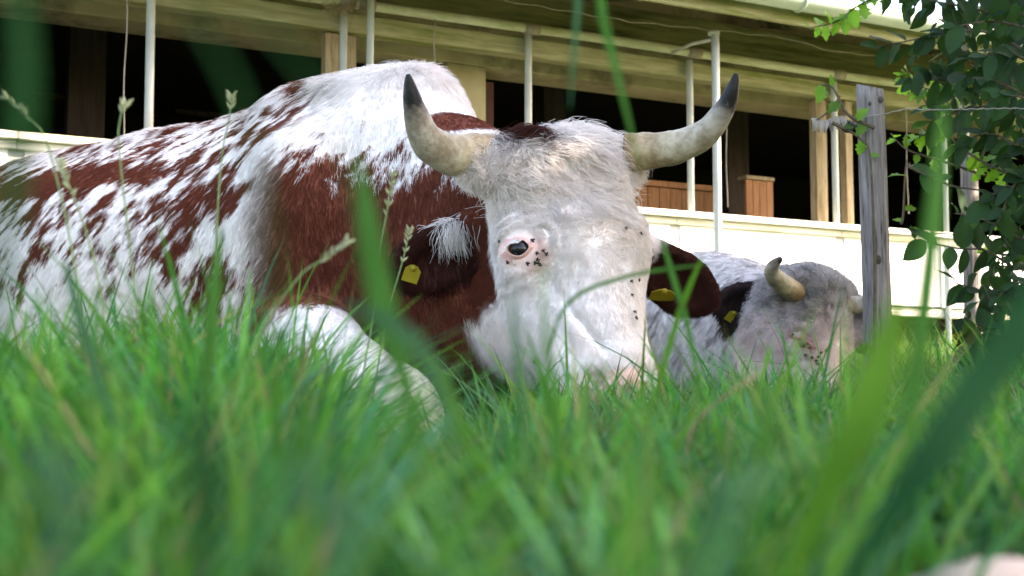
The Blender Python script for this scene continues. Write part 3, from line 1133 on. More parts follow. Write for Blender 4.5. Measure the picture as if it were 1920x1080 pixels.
# brown (+) and white (-) spots: centre px, radii px, weight
SPOTS = [(725, 440, 95, 130, 1.6), (600, 440, 55, 75, 0.55), (780, 560, 130, 170, 1.6), (655, 530, 55, 90, 1.0), (770, 340, 90, 70, 1.2), (860, 420, 60, 80, 1.4),
         (500, 340, 60, 26, 0.55), (430, 330, 80, 40, 0.45), (350, 380, 90, 60, 0.35), (540, 350, 40, 30, 0.6), (470, 230, 70, 22, 0.8), (410, 255, 60, 20, 0.5),
         (160, 330, 150, 26, 0.72), (20, 340, 120, 34, 1.0), (260, 470, 70, 60, 0.25), (140, 440, 70, 60, 0.2), (430, 520, 60, 70, 0.35), (340, 600, 70, 60, 0.25), (520, 620, 50, 60, 0.35), (60, 540, 70, 60, 0.15),
         (600, 240, 130, 62, -1.6), (565, 330, 60, 55, -1.1), (740, 190, 120, 52, -1.8), (520, 300, 70, 34, -0.5), (545, 430, 42, 80, -0.75), (470, 460, 46, 60, -0.6), (300, 560, 40, 60, -0.5), (200, 560, 60, 60, -0.4),
         (600, 640, 60, 50, -1.1), (660, 740, 100, 90, -2.5), (560, 640, 70, 60, -1.6), (450, 600, 50, 50, -0.4), (60, 480, 80, 60, -0.2), (90, 620, 160, 60, -0.7), (330, 420, 20, 60, -0.4), (240, 420, 30, 40, -0.4)]
SP = []
for x, y, rx, ry, w in SPOTS:
    t, z = flank_uv(x, y)
    ta, _ = flank_uv(x - rx, y)
    _, za = flank_uv(x, y - ry)
    SP.append((t, z, abs(ta - t) + 1e-3, abs(za - z) + 1e-3, w))
LEG_A, LEG_B = el, kn


def coat1(p):
    q = p - WTH
    t, l, z = q @ DB, q @ LT, q[:, 2]
    far = l < -0.12
    # streaks follow the lie of the hair: back and down
    sa = (t * 0.62 - z * 0.78)
    sb = (t * 0.78 + z * 0.62)
    n1 = fbm(np.stack([sa * 13.0, sb * 21.0, l * 11.0], -1), 4)
    n2 = fbm(np.stack([sa * 40.0, sb * 95.0, l * 34.0], -1) + 9.0, 3)
    v = 2.6 * (n1 - 0.5) + 2.2 * (n2 - 0.5) - 0.20
    for (ct, cz, rt, rz, w) in SP:
        v = v + w * np.exp(-(((t - ct) / rt) ** 2 + ((z - cz) / rz) ** 2)) * np.where(far, 0.5, 1.0)
    legd = p - LEG_A
    ab = LEG_B - LEG_A
    tt_ = np.clip(legd @ ab / (ab @ ab), 0, 1.2)
    dl = np.linalg.norm(legd - tt_[:, None] * ab, axis=1)
    legm = smooth(0.20, 0.14, dl + 0.06 * (n1 - 0.5) + 0.05 * (n2 - 0.5)) * smooth(0.02, 0.20, tt_ + 0.25 * (n2 - 0.5)) * smooth(0.36, 0.30, z + 0.10 * (n2 - 0.5))
    v = v - 2.6 * legm
    body = smooth(-0.035, 0.035, v)
    col = mixc(np.broadcast_to(WHITE, p.shape), np.broadcast_to(BROWN, p.shape), body)
    # warm cream tinge over the withers and belly
    cr = smooth(0.5, 0.75, fbm(p * 3.1 + 4)) * 0.35 + 0.35 * smooth(0.30, 0.10, z)
    col = mixc(col, np.broadcast_to(CREAM, p.shape), cr * (1 - body) * 0.7)
    # neck: red-brown on the side, white along the crest
    h = (p - O1) @ R1
    hw, hf, ha = h[:, 0], h[:, 1], h[:, 2]
    neck = smooth(0.20, 0.05, t) * smooth(-0.15, -0.24, hf) * (1 - legm)
    nn_ = fbm(np.stack([p[:, 0] * 9, p[:, 1] * 9, p[:, 2] * 14], -1), 3)
    crest = smooth(-0.025, 0.025, p[:, 2] - (0.615 + 0.07 * (nn_ - 0.5) + 0.26 * (n2 - 0.5) + 0.17 * np.clip(t + 0.3, 0, 0.5)))
    nb_ = smooth(0.4, 0.5, 1 - crest + 0.7 * (nn_ - 0.55) * 0)
    ncol = mixc(np.broadcast_to(WHITE, p.shape), np.broadcast_to(BROWN, p.shape), nb_)
    spot = np.exp(-((np.linalg.norm((p - P(855, 232, 3.0)) / np.array([0.09, 0.25, 0.035]), axis=1)) ** 2))
    ncol = mixc(ncol, np.broadcast_to(BROWN, p.shape), smooth(0.3, 0.5, spot + 0.5 * (nn_ - 0.5)))
    col = mixc(col, ncol, neck)
    # the white face
    edge = 0.05 * (fbm(p * 14 + 2, 3) - 0.5)
    face = smooth(-0.165, -0.145, hf + edge) * smooth(-0.03, 0.0, ha + 0.5)
    jaw = smooth(0.250, 0.275, ha + edge + 0.05 * (hf + 0.2)) * smooth(-0.33, -0.28, hf)
    near = (np.linalg.norm(h - np.array([0, -0.1, 0.25]), axis=1) < 0.40)
    white = np.clip(face + jaw, 0, 1) * near
    brown_side = near * (1 - white) * smooth(-0.30, -0.20, hf)
    col = mixc(col, np.broadcast_to(BROWN * 0.9, p.shape), brown_side * smooth(0.06, 0.10, ha))
    wf = 0.28 * smooth(0.45, 0.7, fbm(p * 9, 3))
    fcol = mixc(np.broadcast_to(WHITE, p.shape), np.broadcast_to(CREAM * 1.08, p.shape), wf) * (1 - 0.07 * smooth(0.10, 0.24, ha))[:, None]
    col = mixc(col, fcol, white)
    # brown on top of the poll
    top = near * smooth(0.020, 0.0, ha + 0.05 * (nn_ - 0.5)) * smooth(0.06, 0.03, np.abs(hw + 0.068)) * smooth(0.03, -0.01, hf)
    col = mixc(col, np.broadcast_to(DARKB, p.shape), top)
    # ears
    for (rt, md, tp, ww) in EARS1:
        ax = norm(tp - rt)
        s_ = (p - rt) @ ax
        dd = np.linalg.norm(p - rt - s_[:, None] * ax, axis=1)
        e_ = smooth(0.012, 0.03, s_) * (dd < 0.085) * (s_ < 0.22) * smooth(-0.02, -0.05, hf)
        col = mixc(col, np.broadcast_to(DARKB * 0.85, p.shape), e_)
    # pink skin around the eye and nose
    de = np.linalg.norm((p - EYE1 - np.array([0.012, 0, -0.008])) / np.array([1.2, 1.2, 0.9]), axis=1)
    col = mixc(col, np.broadcast_to(PINK, p.shape), smooth(0.055, 0.020, de) * 0.7)
    nose = np.linalg.norm((h - np.array([0, 0.0, 0.515])) / np.array([0.068, 0.06, 0.036]), axis=1)
    blot = fbm(p * 38, 3)
    ncl = mixc(np.broadcast_to(PINK * 0.9, p.shape), np.broadcast_to(np.array([0.36, 0.22, 0.18]), p.shape), smooth(0.45, 0.62, blot))
    col = mixc(col, ncl, smooth(1.15, 0.95, nose))
    return np.clip(col, 0.005, 1)


EARS1 = [(P(893, 432, 2.74), P(815, 488, 2.74), P(738, 500, 2.72), 0.066), (P(1205, 470, 2.78), P(1270, 527, 2.80), P(1338, 560, 2.80), 0.064)]
POLLS = O1 + R1 @ np.array([0.0, -0.05, -0.01])


def flow1(p):
    q = p - WTH
    t, z = q @ DB, q[:, 2]
    h = (p - O1) @ R1
    fb = DB * 0.62 + np.array([0, 0, -0.78])
    out = np.tile(fb, (len(p), 1))
    # on the neck and front of the withers the hair runs forward and down
    ncd = norm(O1 - (WTH + [0, 0, 0.7])) * 0.45 + np.array([0, 0, -0.9])
    k = smooth(0.08, -0.05, t)[:, None]
    out = out * (1 - k) + ncd * k
    # head: from a whorl between the eyes outwards
    wh = np.array([0.0, 0.0, 0.235])
    rel = h - wh
    rd = norm(rel * np.array([1.0, 0.6, 1.0])) + np.array([0, 0, 0.25])
    up_ = h[:, 2] < 0.17
    swirl = np.stack([h[:, 2] * 0 + 0.25 * np.sign(h[:, 0]), h[:, 0] * 0, h[:, 2] * 0 + 1.0], -1)
    kk = smooth(0.21, 0.14, h[:, 2])[:, None]
    hd = rd * (1 - kk) + swirl * kk
    hdw = hd @ R1.T
    near = (smooth(0.42, 0.36, np.linalg.norm(h - np.array([0, -0.1, 0.25]), axis=1)) * smooth(-0.28, -0.22, h[:, 1]))[:, None]
    return out * (1 - near) + hdw * near


def hcoord(p):
    h = (p - O1) @ R1
    near = smooth(0.42, 0.36, np.linalg.norm(h - np.array([0, -0.1, 0.25]), axis=1)) * smooth(-0.28, -0.22, h[:, 1])
    return h, near


def len1(p):
    h, near = hcoord(p)
    q = p - WTH
    ridge = smooth(0.80, 0.90, p[:, 2]) * 0.016
    body = 0.019 + ridge
    fore = smooth(0.30, 0.05, h[:, 2]) * smooth(-0.14, -0.06, h[:, 1])
    face = 0.0100 + 0.013 * fore
    nose = np.linalg.norm((h - np.array([0, 0.0, 0.515])) / np.array([0.068, 0.06, 0.036]), axis=1)
    face = face * (0.25 + 0.75 * smooth(1.0, 1.3, nose))
    de = np.linalg.norm(p - EYE1, axis=1)
    face = face * (0.35 + 0.65 * smooth(0.03, 0.06, de))
    return body * (1 - near) + face * near


def dens1(p):
    h, near = hcoord(p)
    nose = np.linalg.norm((h - np.array([0, 0.0, 0.515])) / np.array([0.068, 0.06, 0.036]), axis=1)
    de = np.linalg.norm(p - EYE1, axis=1)
    d = 80000 * (1 - near) + 440000 * near * (1 - 0.5 * smooth(0.24, 0.08, h[:, 2]))
    return d * smooth(1.0, 1.15, np.where(near > 0.5, nose, 2)) * smooth(0.017, 0.030, de) * (p[:, 2] > 0.02)


def lift1(p):
    h, near = hcoord(p)
    fore = smooth(0.24, 0.10, h[:, 2])
    return 0.30 + near * 0.08 + 0.16 * near * fore + 0.40 * smooth(0.84, 0.92, p[:, 2])


def curl1(p):
    h, near = hcoord(p)
    fore = smooth(0.32, 0.06, h[:, 2]) * smooth(-0.15, -0.06, h[:, 1])
    return 0.22 + near * (0.16 + 1.2 * fore)


def rel(o, base):
    """children keep world coordinates inside an Empty that is not at the origin"""
    o.matrix_parent_inverse = Matrix.Translation(-Vector(tuple(map(float, base))))
    return o


body = link('body', np_mesh('body', V1, quads=Q1, mat=M['coat'], cols=coat1(V1), attr='coat'), cow)
rel(body, CW)
rel(fur('fur', V1, Q1, N1, dens1, len1, flow1, coat1, lift1, curl1, cow, 0.00062, 3, 0.22, 6, 0.6, 0.012), CW)
# long forelock: from the poll, falling over the forehead
fore_sel = lambda p: (lambda h: 46000.0 * smooth(0.15, 0.0, h[:, 2]) * smooth(0.155, 0.12, np.abs(h[:, 0])) * smooth(-0.14, -0.10, h[:, 1]) * (np.linalg.norm(h - np.array([0, -0.1, 0.1]), axis=1) < 0.3))((p - O1) @ R1)
rel(fur('forelock', V1, Q1, N1, fore_sel, lambda p: 0.046 + 0 * p[:, 0], lambda p: np.tile(R1 @ np.array([0.05, 0.35, 1.0]), (len(p), 1)) + 0.35 * (((p - O1) @ R1)[:, :1]) * 8 * R1[:, 0],
        coat1, lambda p: 0.30 + 0 * p[:, 0], lambda p: 1.9 + 0 * p[:, 0], cow, 0.0008, 11, 0.40, 9, 0.9, 0.016), CW)
# pale tuft at the root of the near ear
et_c = P(862, 436, 2.68)
tuft_d = lambda p: 260000.0 * np.exp(-(np.linalg.norm((p - P(845, 426, 2.70)) / np.array([0.020, 0.10, 0.018]), axis=1)) ** 2)
rel(fur('ear_tuft', V1, Q1, N1, tuft_d, lambda p: 0.040 + 0 * p[:, 0], lambda p: np.tile(np.array([0.15, -0.2, -1.0]), (len(p), 1)),
        lambda p: np.tile(WHITE * 0.95, (len(p), 1)), lambda p: 0.5 + 0 * p[:, 0], lambda p: 0.3 + 0 * p[:, 0], cow, 0.0007, 12), CW)

S1 = 1 / FPX


def hp(px, py, Y, r):
    return P(px, py, Y), r * Y / FPX


hl = [hp(925, 292, 2.64, 42), hp(890, 292, 2.61, 43), hp(840, 288, 2.57, 40), hp(800, 262, 2.53, 33), hp(779, 210, 2.50, 23), hp(769, 165, 2.48, 13), hp(765, 139, 2.47, 3.5)]
hr = [hp(1175, 286, 2.68, 38), hp(1206, 284, 2.67, 36), hp(1270, 275, 2.64, 32), hp(1322, 250, 2.61, 27), hp(1357, 206, 2.58, 20.5), hp(1374, 165, 2.56, 12.5), hp(1380, 137, 2.55, 3.5)]
rel(horn('horn', [a for a, _ in hl], [b for _, b in hl], cow), CW)
rel(horn('horn', [a for a, _ in hr], [b for _, b in hr], cow), CW)

up1 = -R1[:, 2]
e1, er_, eu_, en_ = eye(cow, H1 + norm(HN1) * 0.004, norm(norm(HN1) + np.array([0.0, -0.5, 0])), up1, 0.0202, 0.0165, math.radians(-6), M['eyeball'], M['pink_skin'])
rel(e1, CW)
# white eyelashes
hc = bpy.data.hair_curves.new('eyelashes')
NL = 30
hc.add_curves([5] * NL)
pp, rr = [], []
for k in range(NL):
    th = math.radians(np.interp(k, [0, NL - 1], [175, 62]) + random.uniform(-3, 3))
    b0 = H1 + norm(HN1) * 0.008 + er_ * 0.0212 * math.cos(th) + eu_ * 0.0162 * math.sin(th)
    d = norm(en_ * 0.8 + er_ * (-0.35 + random.uniform(-.15, .15)) - eu_ * 0.75)
    L = random.uniform(0.018, 0.026)
    for j in range(5):
        u = j / 4
        pp.append(b0 + d * L * u + eu_ * 0.005 * u * u)
        rr.append(0.0009 * (1 - 0.6 * u))
hc.position_data.foreach_set('vector', np.array(pp, np.float32).ravel())
at = hc.attributes.get('radius') or hc.attributes.new('radius', 'FLOAT', 'POINT')
at.data.foreach_set('value', np.array(rr, np.float32))
ca = hc.attributes.new('coat', 'FLOAT_COLOR', 'CURVE')
ca.data.foreach_set('color', np.tile(np.array([0.8, 0.78, 0.76, 1], np.float32), NL))
hc.materials.append(M['fur'])
link('eyelashes', hc, e1)
# far eye, just round the edge of the face
fe = O1 + R1 @ np.array([0.142, -0.062, 0.228])
fh = bvh1.find_nearest(Vector(fe))
fn = R1 @ np.array([0.85, 0.45, 0.0])
e2, *_ = eye(cow, np.array(fh[0]) + fn * 0.002, fn, up1, 0.0225, 0.0125, 0.0, M['eyeball'], M['pink_skin'])
rel(e2, CW)

# ================= cow two
C2 = np.array([0.9, 4.6, 0.0])
cow2 = thing('cow', 'smaller pale grey cow dozing behind the first one, beside the grey fence post', 'cow', C2)
O2 = P(1562, 524, 4.20)
R2 = head_frame(math.radians(42), math.radians(-4), math.radians(4))
F2 = Field((0.0, 3.75, -0.02), (1.55, 6.2, 0.98), 0.0095)
W2 = add_head(F2, O2, R2, 0.88)
hb = O2 + R2 @ np.array([0, -0.2, 0.18])
c2 = np.array([0.70, 5.05, 0.37])
D2 = norm(np.array([-0.25, 1.0, 0]))
L2 = np.array([-1.0, -0.25, 0]) / math.hypot(1, .25)
B2 = np.stack([D2, L2, np.array([0, 0, 1.0])], 1)
F2.ell(c2, (0.5, 0.38, 0.29), B2, 0.1)
F2.ell(c2 + D2 * 0.5, (0.5, 0.40, 0.29), B2, 0.1)
F2.cone(c2 + np.array([0, -0.15, 0.06]), O2 + R2 @ np.array([0, -0.17, 0.10]), 0.2, 0.12, 0.1)
F2.cone(c2 + np.array([0, -0.15, -0.12]), hb, 0.25, 0.13, 0.1)
F2.cone(c2 + np.array([-0.05, -0.2, -0.2]), O2 + R2 @ np.array([0, -0.25, 0.3]), 0.2, 0.09, 0.1)
EARS2 = [(P(1440, 566, 4.34), P(1390, 568, 4.36), P(1338, 584, 4.34), 0.066), (P(1578, 565, 4.36), P(1595, 600, 4.36), P(1604, 642, 4.34), 0.05)]
for rt, md, tp, ww in EARS2:
    ear_sdf(F2, rt, md, tp, ww, 0.024, np.array([0.05, -1.0, -0.15]))
V2, Q2 = F2.mesh()
N2 = mesh_normals(V2, Q2)
V2 = V2 + N2 * (0.014 * (fbm(V2 * 9) - 0.5) + 0.006 * (fbm(V2 * 30) - 0.5))[:, None]
# hanging folds round the neck
N2 = mesh_normals(V2, Q2)
bvh2 = BVHTree.FromPolygons([tuple(p) for p in V2], [tuple(int(i) for i in q) for q in Q2])
H2, HN2 = hit(bvh2, 1506, 642)
if H2 is None:
    H2, HN2 = P(1506, 642, 4.1), np.array([-0.3, -0.9, 0.0])
GREY = np.array([0.66, 0.63, 0.61])
DGREY = np.array([0.10, 0.09, 0.085])
PALE = np.array([0.90, 0.79, 0.76])


def coat2(p):
    h = (p - O2) @ R2 / 0.88
    qa, qb = p[:, 0] * 0.5 + p[:, 2] * 0.86, p[:, 0] * 0.86 - p[:, 2] * 0.5
    n = fbm(np.stack([qa * 22, qb * 95, p[:, 1] * 25], -1), 3)
    n2 = fbm(p * 70, 2)
    col = mixc(np.broadcast_to(GREY * 1.05, p.shape), np.broadcast_to(DGREY * 2.2, p.shape), smooth(0.47, 0.75, n) * 0.85)
    near = np.linalg.norm(h - np.array([0, -0.1, 0.25]), axis=1) < 0.40
    face = near * smooth(-0.21, -0.16, h[:, 1]) + near * smooth(0.10, 0.17, h[:, 2]) * smooth(-0.33, -0.26, h[:, 1])
    face = np.clip(face, 0, 1)
    fc = mixc(np.broadcast_to(PALE, p.shape), np.broadcast_to(GREY, p.shape), smooth(0.17, 0.06, h[:, 2]))
    cur = smooth(0.24, 0.12, h[:, 2]) * smooth(0.50, 0.62, n2)
    fc = mixc(fc, np.broadcast_to(DGREY, p.shape), cur * 0.6)
    fc = mixc(fc, np.broadcast_to(GREY, p.shape), 0.3 * smooth(0.02, 0.09, h[:, 0]))
    col = mixc(col, fc, face)
    for j, (rt, md, tp, ww) in enumerate(EARS2):
        ax = norm(tp - rt)
        s_ = (p - rt) @ ax
        dd = np.linalg.norm(p - rt - s_[:, None] * ax, axis=1)
        e_ = smooth(-0.005, 0.02, s_) * (dd < 0.085) * (s_ < 0.22) * smooth(-0.10, -0.13, h[:, 1])
        col = mixc(col, np.broadcast_to(np.array([0.030, 0.020, 0.018]) if j == 0 else np.array([0.36, 0.24, 0.15]), p.shape), e_)
    de = np.linalg.norm(p - H2, axis=1)
    col = mixc(col, np.broadcast_to(np.array([0.42, 0.22, 0.19]), p.shape), smooth(0.06, 0.02, de) * 0.8)
    nose = np.linalg.norm((h - np.array([0, 0.0, 0.515])) / np.array([0.068, 0.06, 0.036]), axis=1)
    col = mixc(col, np.broadcast_to(PINK * 0.8, p.shape), smooth(1.15, 0.95, nose))
    return np.clip(col, 0.005, 1)


def hc2(p):
    h = (p - O2) @ R2 / 0.88
    return h, smooth(0.42, 0.36, np.linalg.norm(h - np.array([0, -0.1, 0.25]), axis=1)) * smooth(-0.28, -0.22, h[:, 1])


def flow2(p):
    h, near = hc2(p)
    b = np.tile(np.array([-0.3, 0.5, -0.8]), (len(p), 1))
    hd = norm((h - np.array([0, 0, 0.235])) * np.array([1, .6, 1])) + np.array([0, 0, 0.3])
    return b * (1 - near)[:, None] + (hd @ R2.T) * near[:, None]


b2 = link('body', np_mesh('body', V2, quads=Q2, mat=M['coat'], cols=coat2(V2), attr='coat'), cow2)
rel(b2, C2)
rel(fur('fur', V2, Q2, N2, lambda p: (40000 + 110000 * hc2(p)[1]) * smooth(0.03, 0.045, np.linalg.norm(p - H2, axis=1)), lambda p: 0.020 + 0.014 * hc2(p)[1] * smooth(0.24, 0.1, hc2(p)[0][:, 2]) - 0.008 * hc2(p)[1] * smooth(0.2, 0.3, hc2(p)[0][:, 2]), flow2, coat2,
        lambda p: 0.35 + 0.25 * hc2(p)[1] * smooth(0.24, 0.1, hc2(p)[0][:, 2]), lambda p: 0.3 + 0.7 * hc2(p)[1] * smooth(0.26, 0.12, hc2(p)[0][:, 2]), cow2, 0.0009, 21), C2)
h2l = [hp(1508, 556, 4.20, 18), hp(1487, 545, 4.14, 20), hp(1465, 531, 4.07, 19.5), hp(1449, 514, 4.01, 16), hp(1449, 499, 3.97, 11.5), hp(1464, 485, 3.94, 5)]
h2r = [hp(1560, 560, 4.28, 18), hp(1585, 570, 4.26, 18), hp(1610, 571, 4.25, 16), hp(1632, 566, 4.23, 12), hp(1642, 556, 4.22, 5)]
rel(horn('horn', [a for a, _ in h2l], [b for _, b in h2l], cow2, 0.74), C2)
rel(horn('horn', [a for a, _ in h2r], [b for _, b in h2r], cow2, 0.68), C2)
e3, *_ = eye(cow2, H2 + norm(HN2) * 0.004, norm(norm(HN2) + np.array([0, -0.4, 0])), -R2[:, 2], 0.024, 0.010, math.radians(-28), M['eye_pale'], M['red_skin'], 0.6, 0.017)
rel(e3, C2)


# ------------------------------------------------------------------ ear tags and flies
def ear_tag(p, ax, up, w, h_, label):
    t = thing('ear_tag', label, 'ear tag', p)
    right = norm(ax)
    upv = norm(up - right * (up @ right))
    n = np.cross(right, upv)
    v, f = [], []
    prof = [(-0.5, -0.5), (0.5, -0.5), (0.5, 0.25), (0.22, 0.5), (-0.22, 0.5), (-0.5, 0.25)]
    for s_ in (-0.0008, 0.0008):
        for x, y in prof:
            v.append(right * x * w + upv * y * h_ + n * (s_ + 0.006 * x * x))
    K = len(prof)
    f = [tuple(range(K))[::-1], tuple(range(K, 2 * K))] + [(k, (k + 1) % K, (k + 1) % K + K, k + K) for k in range(K)]
    MB().add(v, f).build('plate', M['tag'], t)
    MB().tube([upv * h_ * 0.34 - n * 0.004, upv * h_ * 0.34 + n * 0.004], 0.006, 10).build('stud', M['tag'], t, True)
    return t


def on_skin(bvh, px, py, off=0.004):
    h, n = hit(bvh, px, py)
    return h + n * off, n


p_, n_ = on_skin(bvh1, 768, 512, 0.012)
ear_tag(p_, np.array([0.9, 0.2, -0.25]), np.array([0.1, -0.5, 1.0]), 0.032, 0.036, "yellow ear tag in the big cow's brown ear on the left of its face")
p_, n_ = on_skin(bvh1, 1240, 552, 0.014)
ear_tag(p_, np.array([1.0, 0.1, -0.1]), np.array([0.1, -0.9, 0.45]), 0.050, 0.040, "yellow ear tag in the big cow's brown ear on the right of its face")
p_, n_ = on_skin(bvh2, 1377, 598, 0.012)
ear_tag(p_, np.array([0.8, 0.1, -0.5]), np.array([0.2, -0.5, 0.8]), 0.03, 0.04, "small dull yellow ear tag in the grey cow's black ear")


def fly_mesh():
    m = MB()
    L = 0.0062
    m.tube([(-L * .5, 0, .0012), (-L * .3, 0, .0016), (0, 0, .0018), (L * .25, 0, .0019), (L * .32, 0, .0017), (L * .5, 0, .0016)], [0.0003, 0.0013, 0.0017, 0.0014, 0.0013, 0.0006], 7)
    for s_ in (-1, 1):
        m.add([(L * .15, s_ * .0008, .003), (-L * .25, s_ * .0032, .0026), (-L * .7, s_ * .0028, .0022), (-L * .6, s_ * .0010, .0026)], [(0, 1, 2, 3)])
        for x in (-.1, .1, .25):
            m.tube([(L * x, s_ * .0012, .0012), (L * x, s_ * .003, .0012), (L * x, s_ * .0036, 0)], 0.00022, 4)
    me = bpy.data.meshes.new('fly')
    me.from_pydata([tuple(map(float, p)) for p in m.v], [], m.f)
    me.materials.append(M['fly'])
    return me


FLYM = fly_mesh()
FL1 = [(998, 453, "fly above the inner corner of the big cow's eye, nearest its brow"), (1006, 475, "fly nearest the tear duct of the big cow's eye"), (1016, 470, "upper right fly of the cluster by the big cow's eye"), (990, 492, "fly on the lower lid of the big cow's eye"),
       (1003, 489, None), (1009, 491, None), (1007, 484, None), (1013, 497, "lowest fly of the dark cluster below the big cow's eye"), (1027, 478, "fly apart from the cluster, nearest the middle of the big cow's face"),
       (943, 454, "fly at the outer corner of the big cow's eye"), (957, 489, "fly on the crease under the outer corner of the big cow's eye"),
       (1178, 529, "left fly of the level pair on the face edge beside the right ear"), (1190, 526, "right fly of the level pair on the face edge beside the right ear"), (1179, 556, "single fly just under the level pair on the face edge"), (1184, 588, "upper fly of the close pair lower down the face edge"), (1187, 600, "lower fly of the close pair lower down the face edge"), (1168, 432, "fly on the brow towards the far eye, nearer the forehead middle"), (1195, 440, "fly on the brow towards the far eye, nearer the face edge"), (1010, 676, "fly alone low on the big cow's white cheek")]
FL2 = [(1535, 661, None), (1520, 668, None), (1527, 674, None), (1532, 682, "lowest fly under the grey cow's half-shut eye"), (1545, 655, "fly farthest to the right of the grey cow's eye"), (1531, 667, None), (1508, 664, "fly right under the middle of the grey cow's eye"), (1488, 628, "fly at the outer corner of the grey cow's half-shut eye")]
for lst, bv, la, lb, gb in ((FL1, bvh1, 'fly in the tight cluster at the inner corner of the white-faced cow\'s eye', 'fly on the right edge of the white-faced cow\'s face', 0), (FL2, bvh2, 'fly around the half-shut eye of the grey cow', '', 1)):
    for px, py, lab in lst:
        h_, n_ = hit(bv, px, py)
        if h_ is None:
            continue
        o = link('fly', FLYM)
        o.rotation_euler = (Vector(n_).to_track_quat('Z', 'Y') @ Matrix.Rotation(random.uniform(0, 6.28), 3, 'Z').to_quaternion()).to_euler()
        o.location = tuple(h_ + n_ * (0.0075 if gb == 0 else 0.009))
        sc = random.uniform(1.0, 1.25) * (1.0 if gb == 0 else 1.25)
        o.scale = (sc,) * 3
        if lab:
            tag(o, lab, 'fly', 'flies on the big cow')
        else:
            tag(o, la if gb or px < 1100 else lb, 'fly', 'flies on the grey cow' if gb else ('flies in the cluster by the eye' if px < 1100 else 'flies along the edge of the face'))

# ------------------------------------------------------------------ fence posts, insulator, wire
def fence_post(px, ptop, Y, r_, label, lean):
    x = (px - 960) / FPX * Y
    base = np.array([x, Y, float(gz(x, Y)) - 0.12])
    top = P(px, ptop, Y)
    t = thing('fence_post', label, 'fence post', base, group='grey wooden fence posts')
    n, K = 26, 22
    v, f = [], []
    H = top[2] - base[2]
    for i in range(n):
        u = i / (n - 1)
        for k in range(K):
            th = 2 * math.pi * k / K
            rr = r_ * (1.04 - 0.06 * u) * (1 + 0.035 * math.sin(3 * th + 1.3 + u) + 0.03 * math.sin(7 * th + 4 * u) + 0.05 * (float(vnoise(np.array([math.cos(th) * 3, math.sin(th) * 3, u * 5]))) - .5))
            if i == n - 1:
                rr *= 0.93
            v.append((lean * u * H + rr * math.cos(th), rr * math.sin(th), u * H + (0.012 * math.cos(th - 2.2) if i == n - 1 else 0)))
    for i in range(n - 1):
        for k in range(K):
            f.append((i * K + k, i * K + (k + 1) % K, (i + 1) * K + (k + 1) % K, (i + 1) * K + k))
    f.append(tuple(range((n - 1) * K, n * K)))
    MB().add(v, f).build('post', M['grey_post'], t, True)
    return t, base, H


fp, fb, fh_ = fence_post(1650, 162, 3.9, 0.039, 'weathered grey round fence post with a knot, just right of the grey cow', -0.012)
# knots
for px, py, s_ in ((1645, 487, 0.013), (1652, 186, 0.0075), (1631, 194, 0.005)):
    c = P(px, py, 3.9 - 0.0395)
    v, f = [], []
    for i in range(5):
        for k in range(14):
            a = 2 * math.pi * k / 14
            q = s_ * (1 - i / 4.001)
            v.append(c - fb + np.array([q * math.cos(a), 0.004 - 0.003 * math.sqrt(i), 1.35 * q * math.sin(a)]))
    for i in range(4):
        for k in range(14):
            f.append((i * 14 + k, i * 14 + (k + 1) % 14, (i + 1) * 14 + (k + 1) % 14, (i + 1) * 14 + k))
    MB().add(v, f).build('knot', M['bark'], fp, True)
fp2, fb2, _ = fence_post(1826, 285, 5.9, 0.036, 'second grey fence post half hidden among the shrub leaves', 0.0)
ins = thing('insulator', 'black ring insulator screwed into the side of the grey fence post', 'insulator', P(1612, 238, 3.89))
i0 = P(1612, 238, 3.89)
ring_c = P(1588, 237, 3.875) - i0
MB().tube([ring_c + 0.0142 * np.array([math.cos(a), 0.35 * math.sin(a), math.sin(a)]) for a in np.linspace(0, 2 * math.pi, 20)], 0.0064, 8).build('ring', M['black_plastic'], ins, True)
st = [P(x, 237, 3.885) - i0 for x in np.linspace(1597, 1622, 9)]
MB().tube(st, [0.0068, 0.0112, 0.0068, 0.0112, 0.0068, 0.0112, 0.0068, 0.009, 0.006], 10).build('ribbed_shank', M['black_plastic'], ins, True)

wire = []
for k, x in enumerate(np.linspace(1618, 1990, 60)):
    y = np.interp(x, [1618, 1660, 1700, 1760, 1900, 1990], [219, 213, 204, 206, 203, 205])
    wire.append(P(x, y + 0.8 * math.sin(k * 1.9), 3.84))
m = MB().tube(wire, 0.0014, 5)
tag(m.build('fence_wire', M['wire']), 'thin twisted wire running from the grey fence post to the shrub', 'wire')
# withered leaves caught by the insulator
dl = thing('withered_leaf', 'grey withered curled leaf hanging left of the black insulator', 'dead leaf', P(1550, 232, 3.86))
d0 = P(1550, 232, 3.86)
for k in range(6):
    c = P(1526 + k * 11, 222 + 4 * math.sin(k), 3.86) - d0
    m = MB()
    v, f = [], []
    for i in range(5):
        for j in range(3):
            v.append(c + 0.75 * np.array([(j - 1) * 0.011 * (1 - 0.12 * i * (i > 2)) + 0.003 * math.sin(i + k), 0.012 * (j == 1) - 0.008 * math.sin(i), -0.012 * i + 0.006 * (j == 1)]))
    for i in range(4):
        for j in range(2):
            a = i * 3 + j
            f.append((a, a + 1, a + 4, a + 3))
    m.add(v, f).build('lobe', M['dry_leaf'], dl, True)
MB().tube([P(1575, 180, 3.86) - d0, P(1560, 205, 3.86) - d0, P(1530, 226, 3.86) - d0], 0.003, 5).build('stalk', M['twig'], dl)


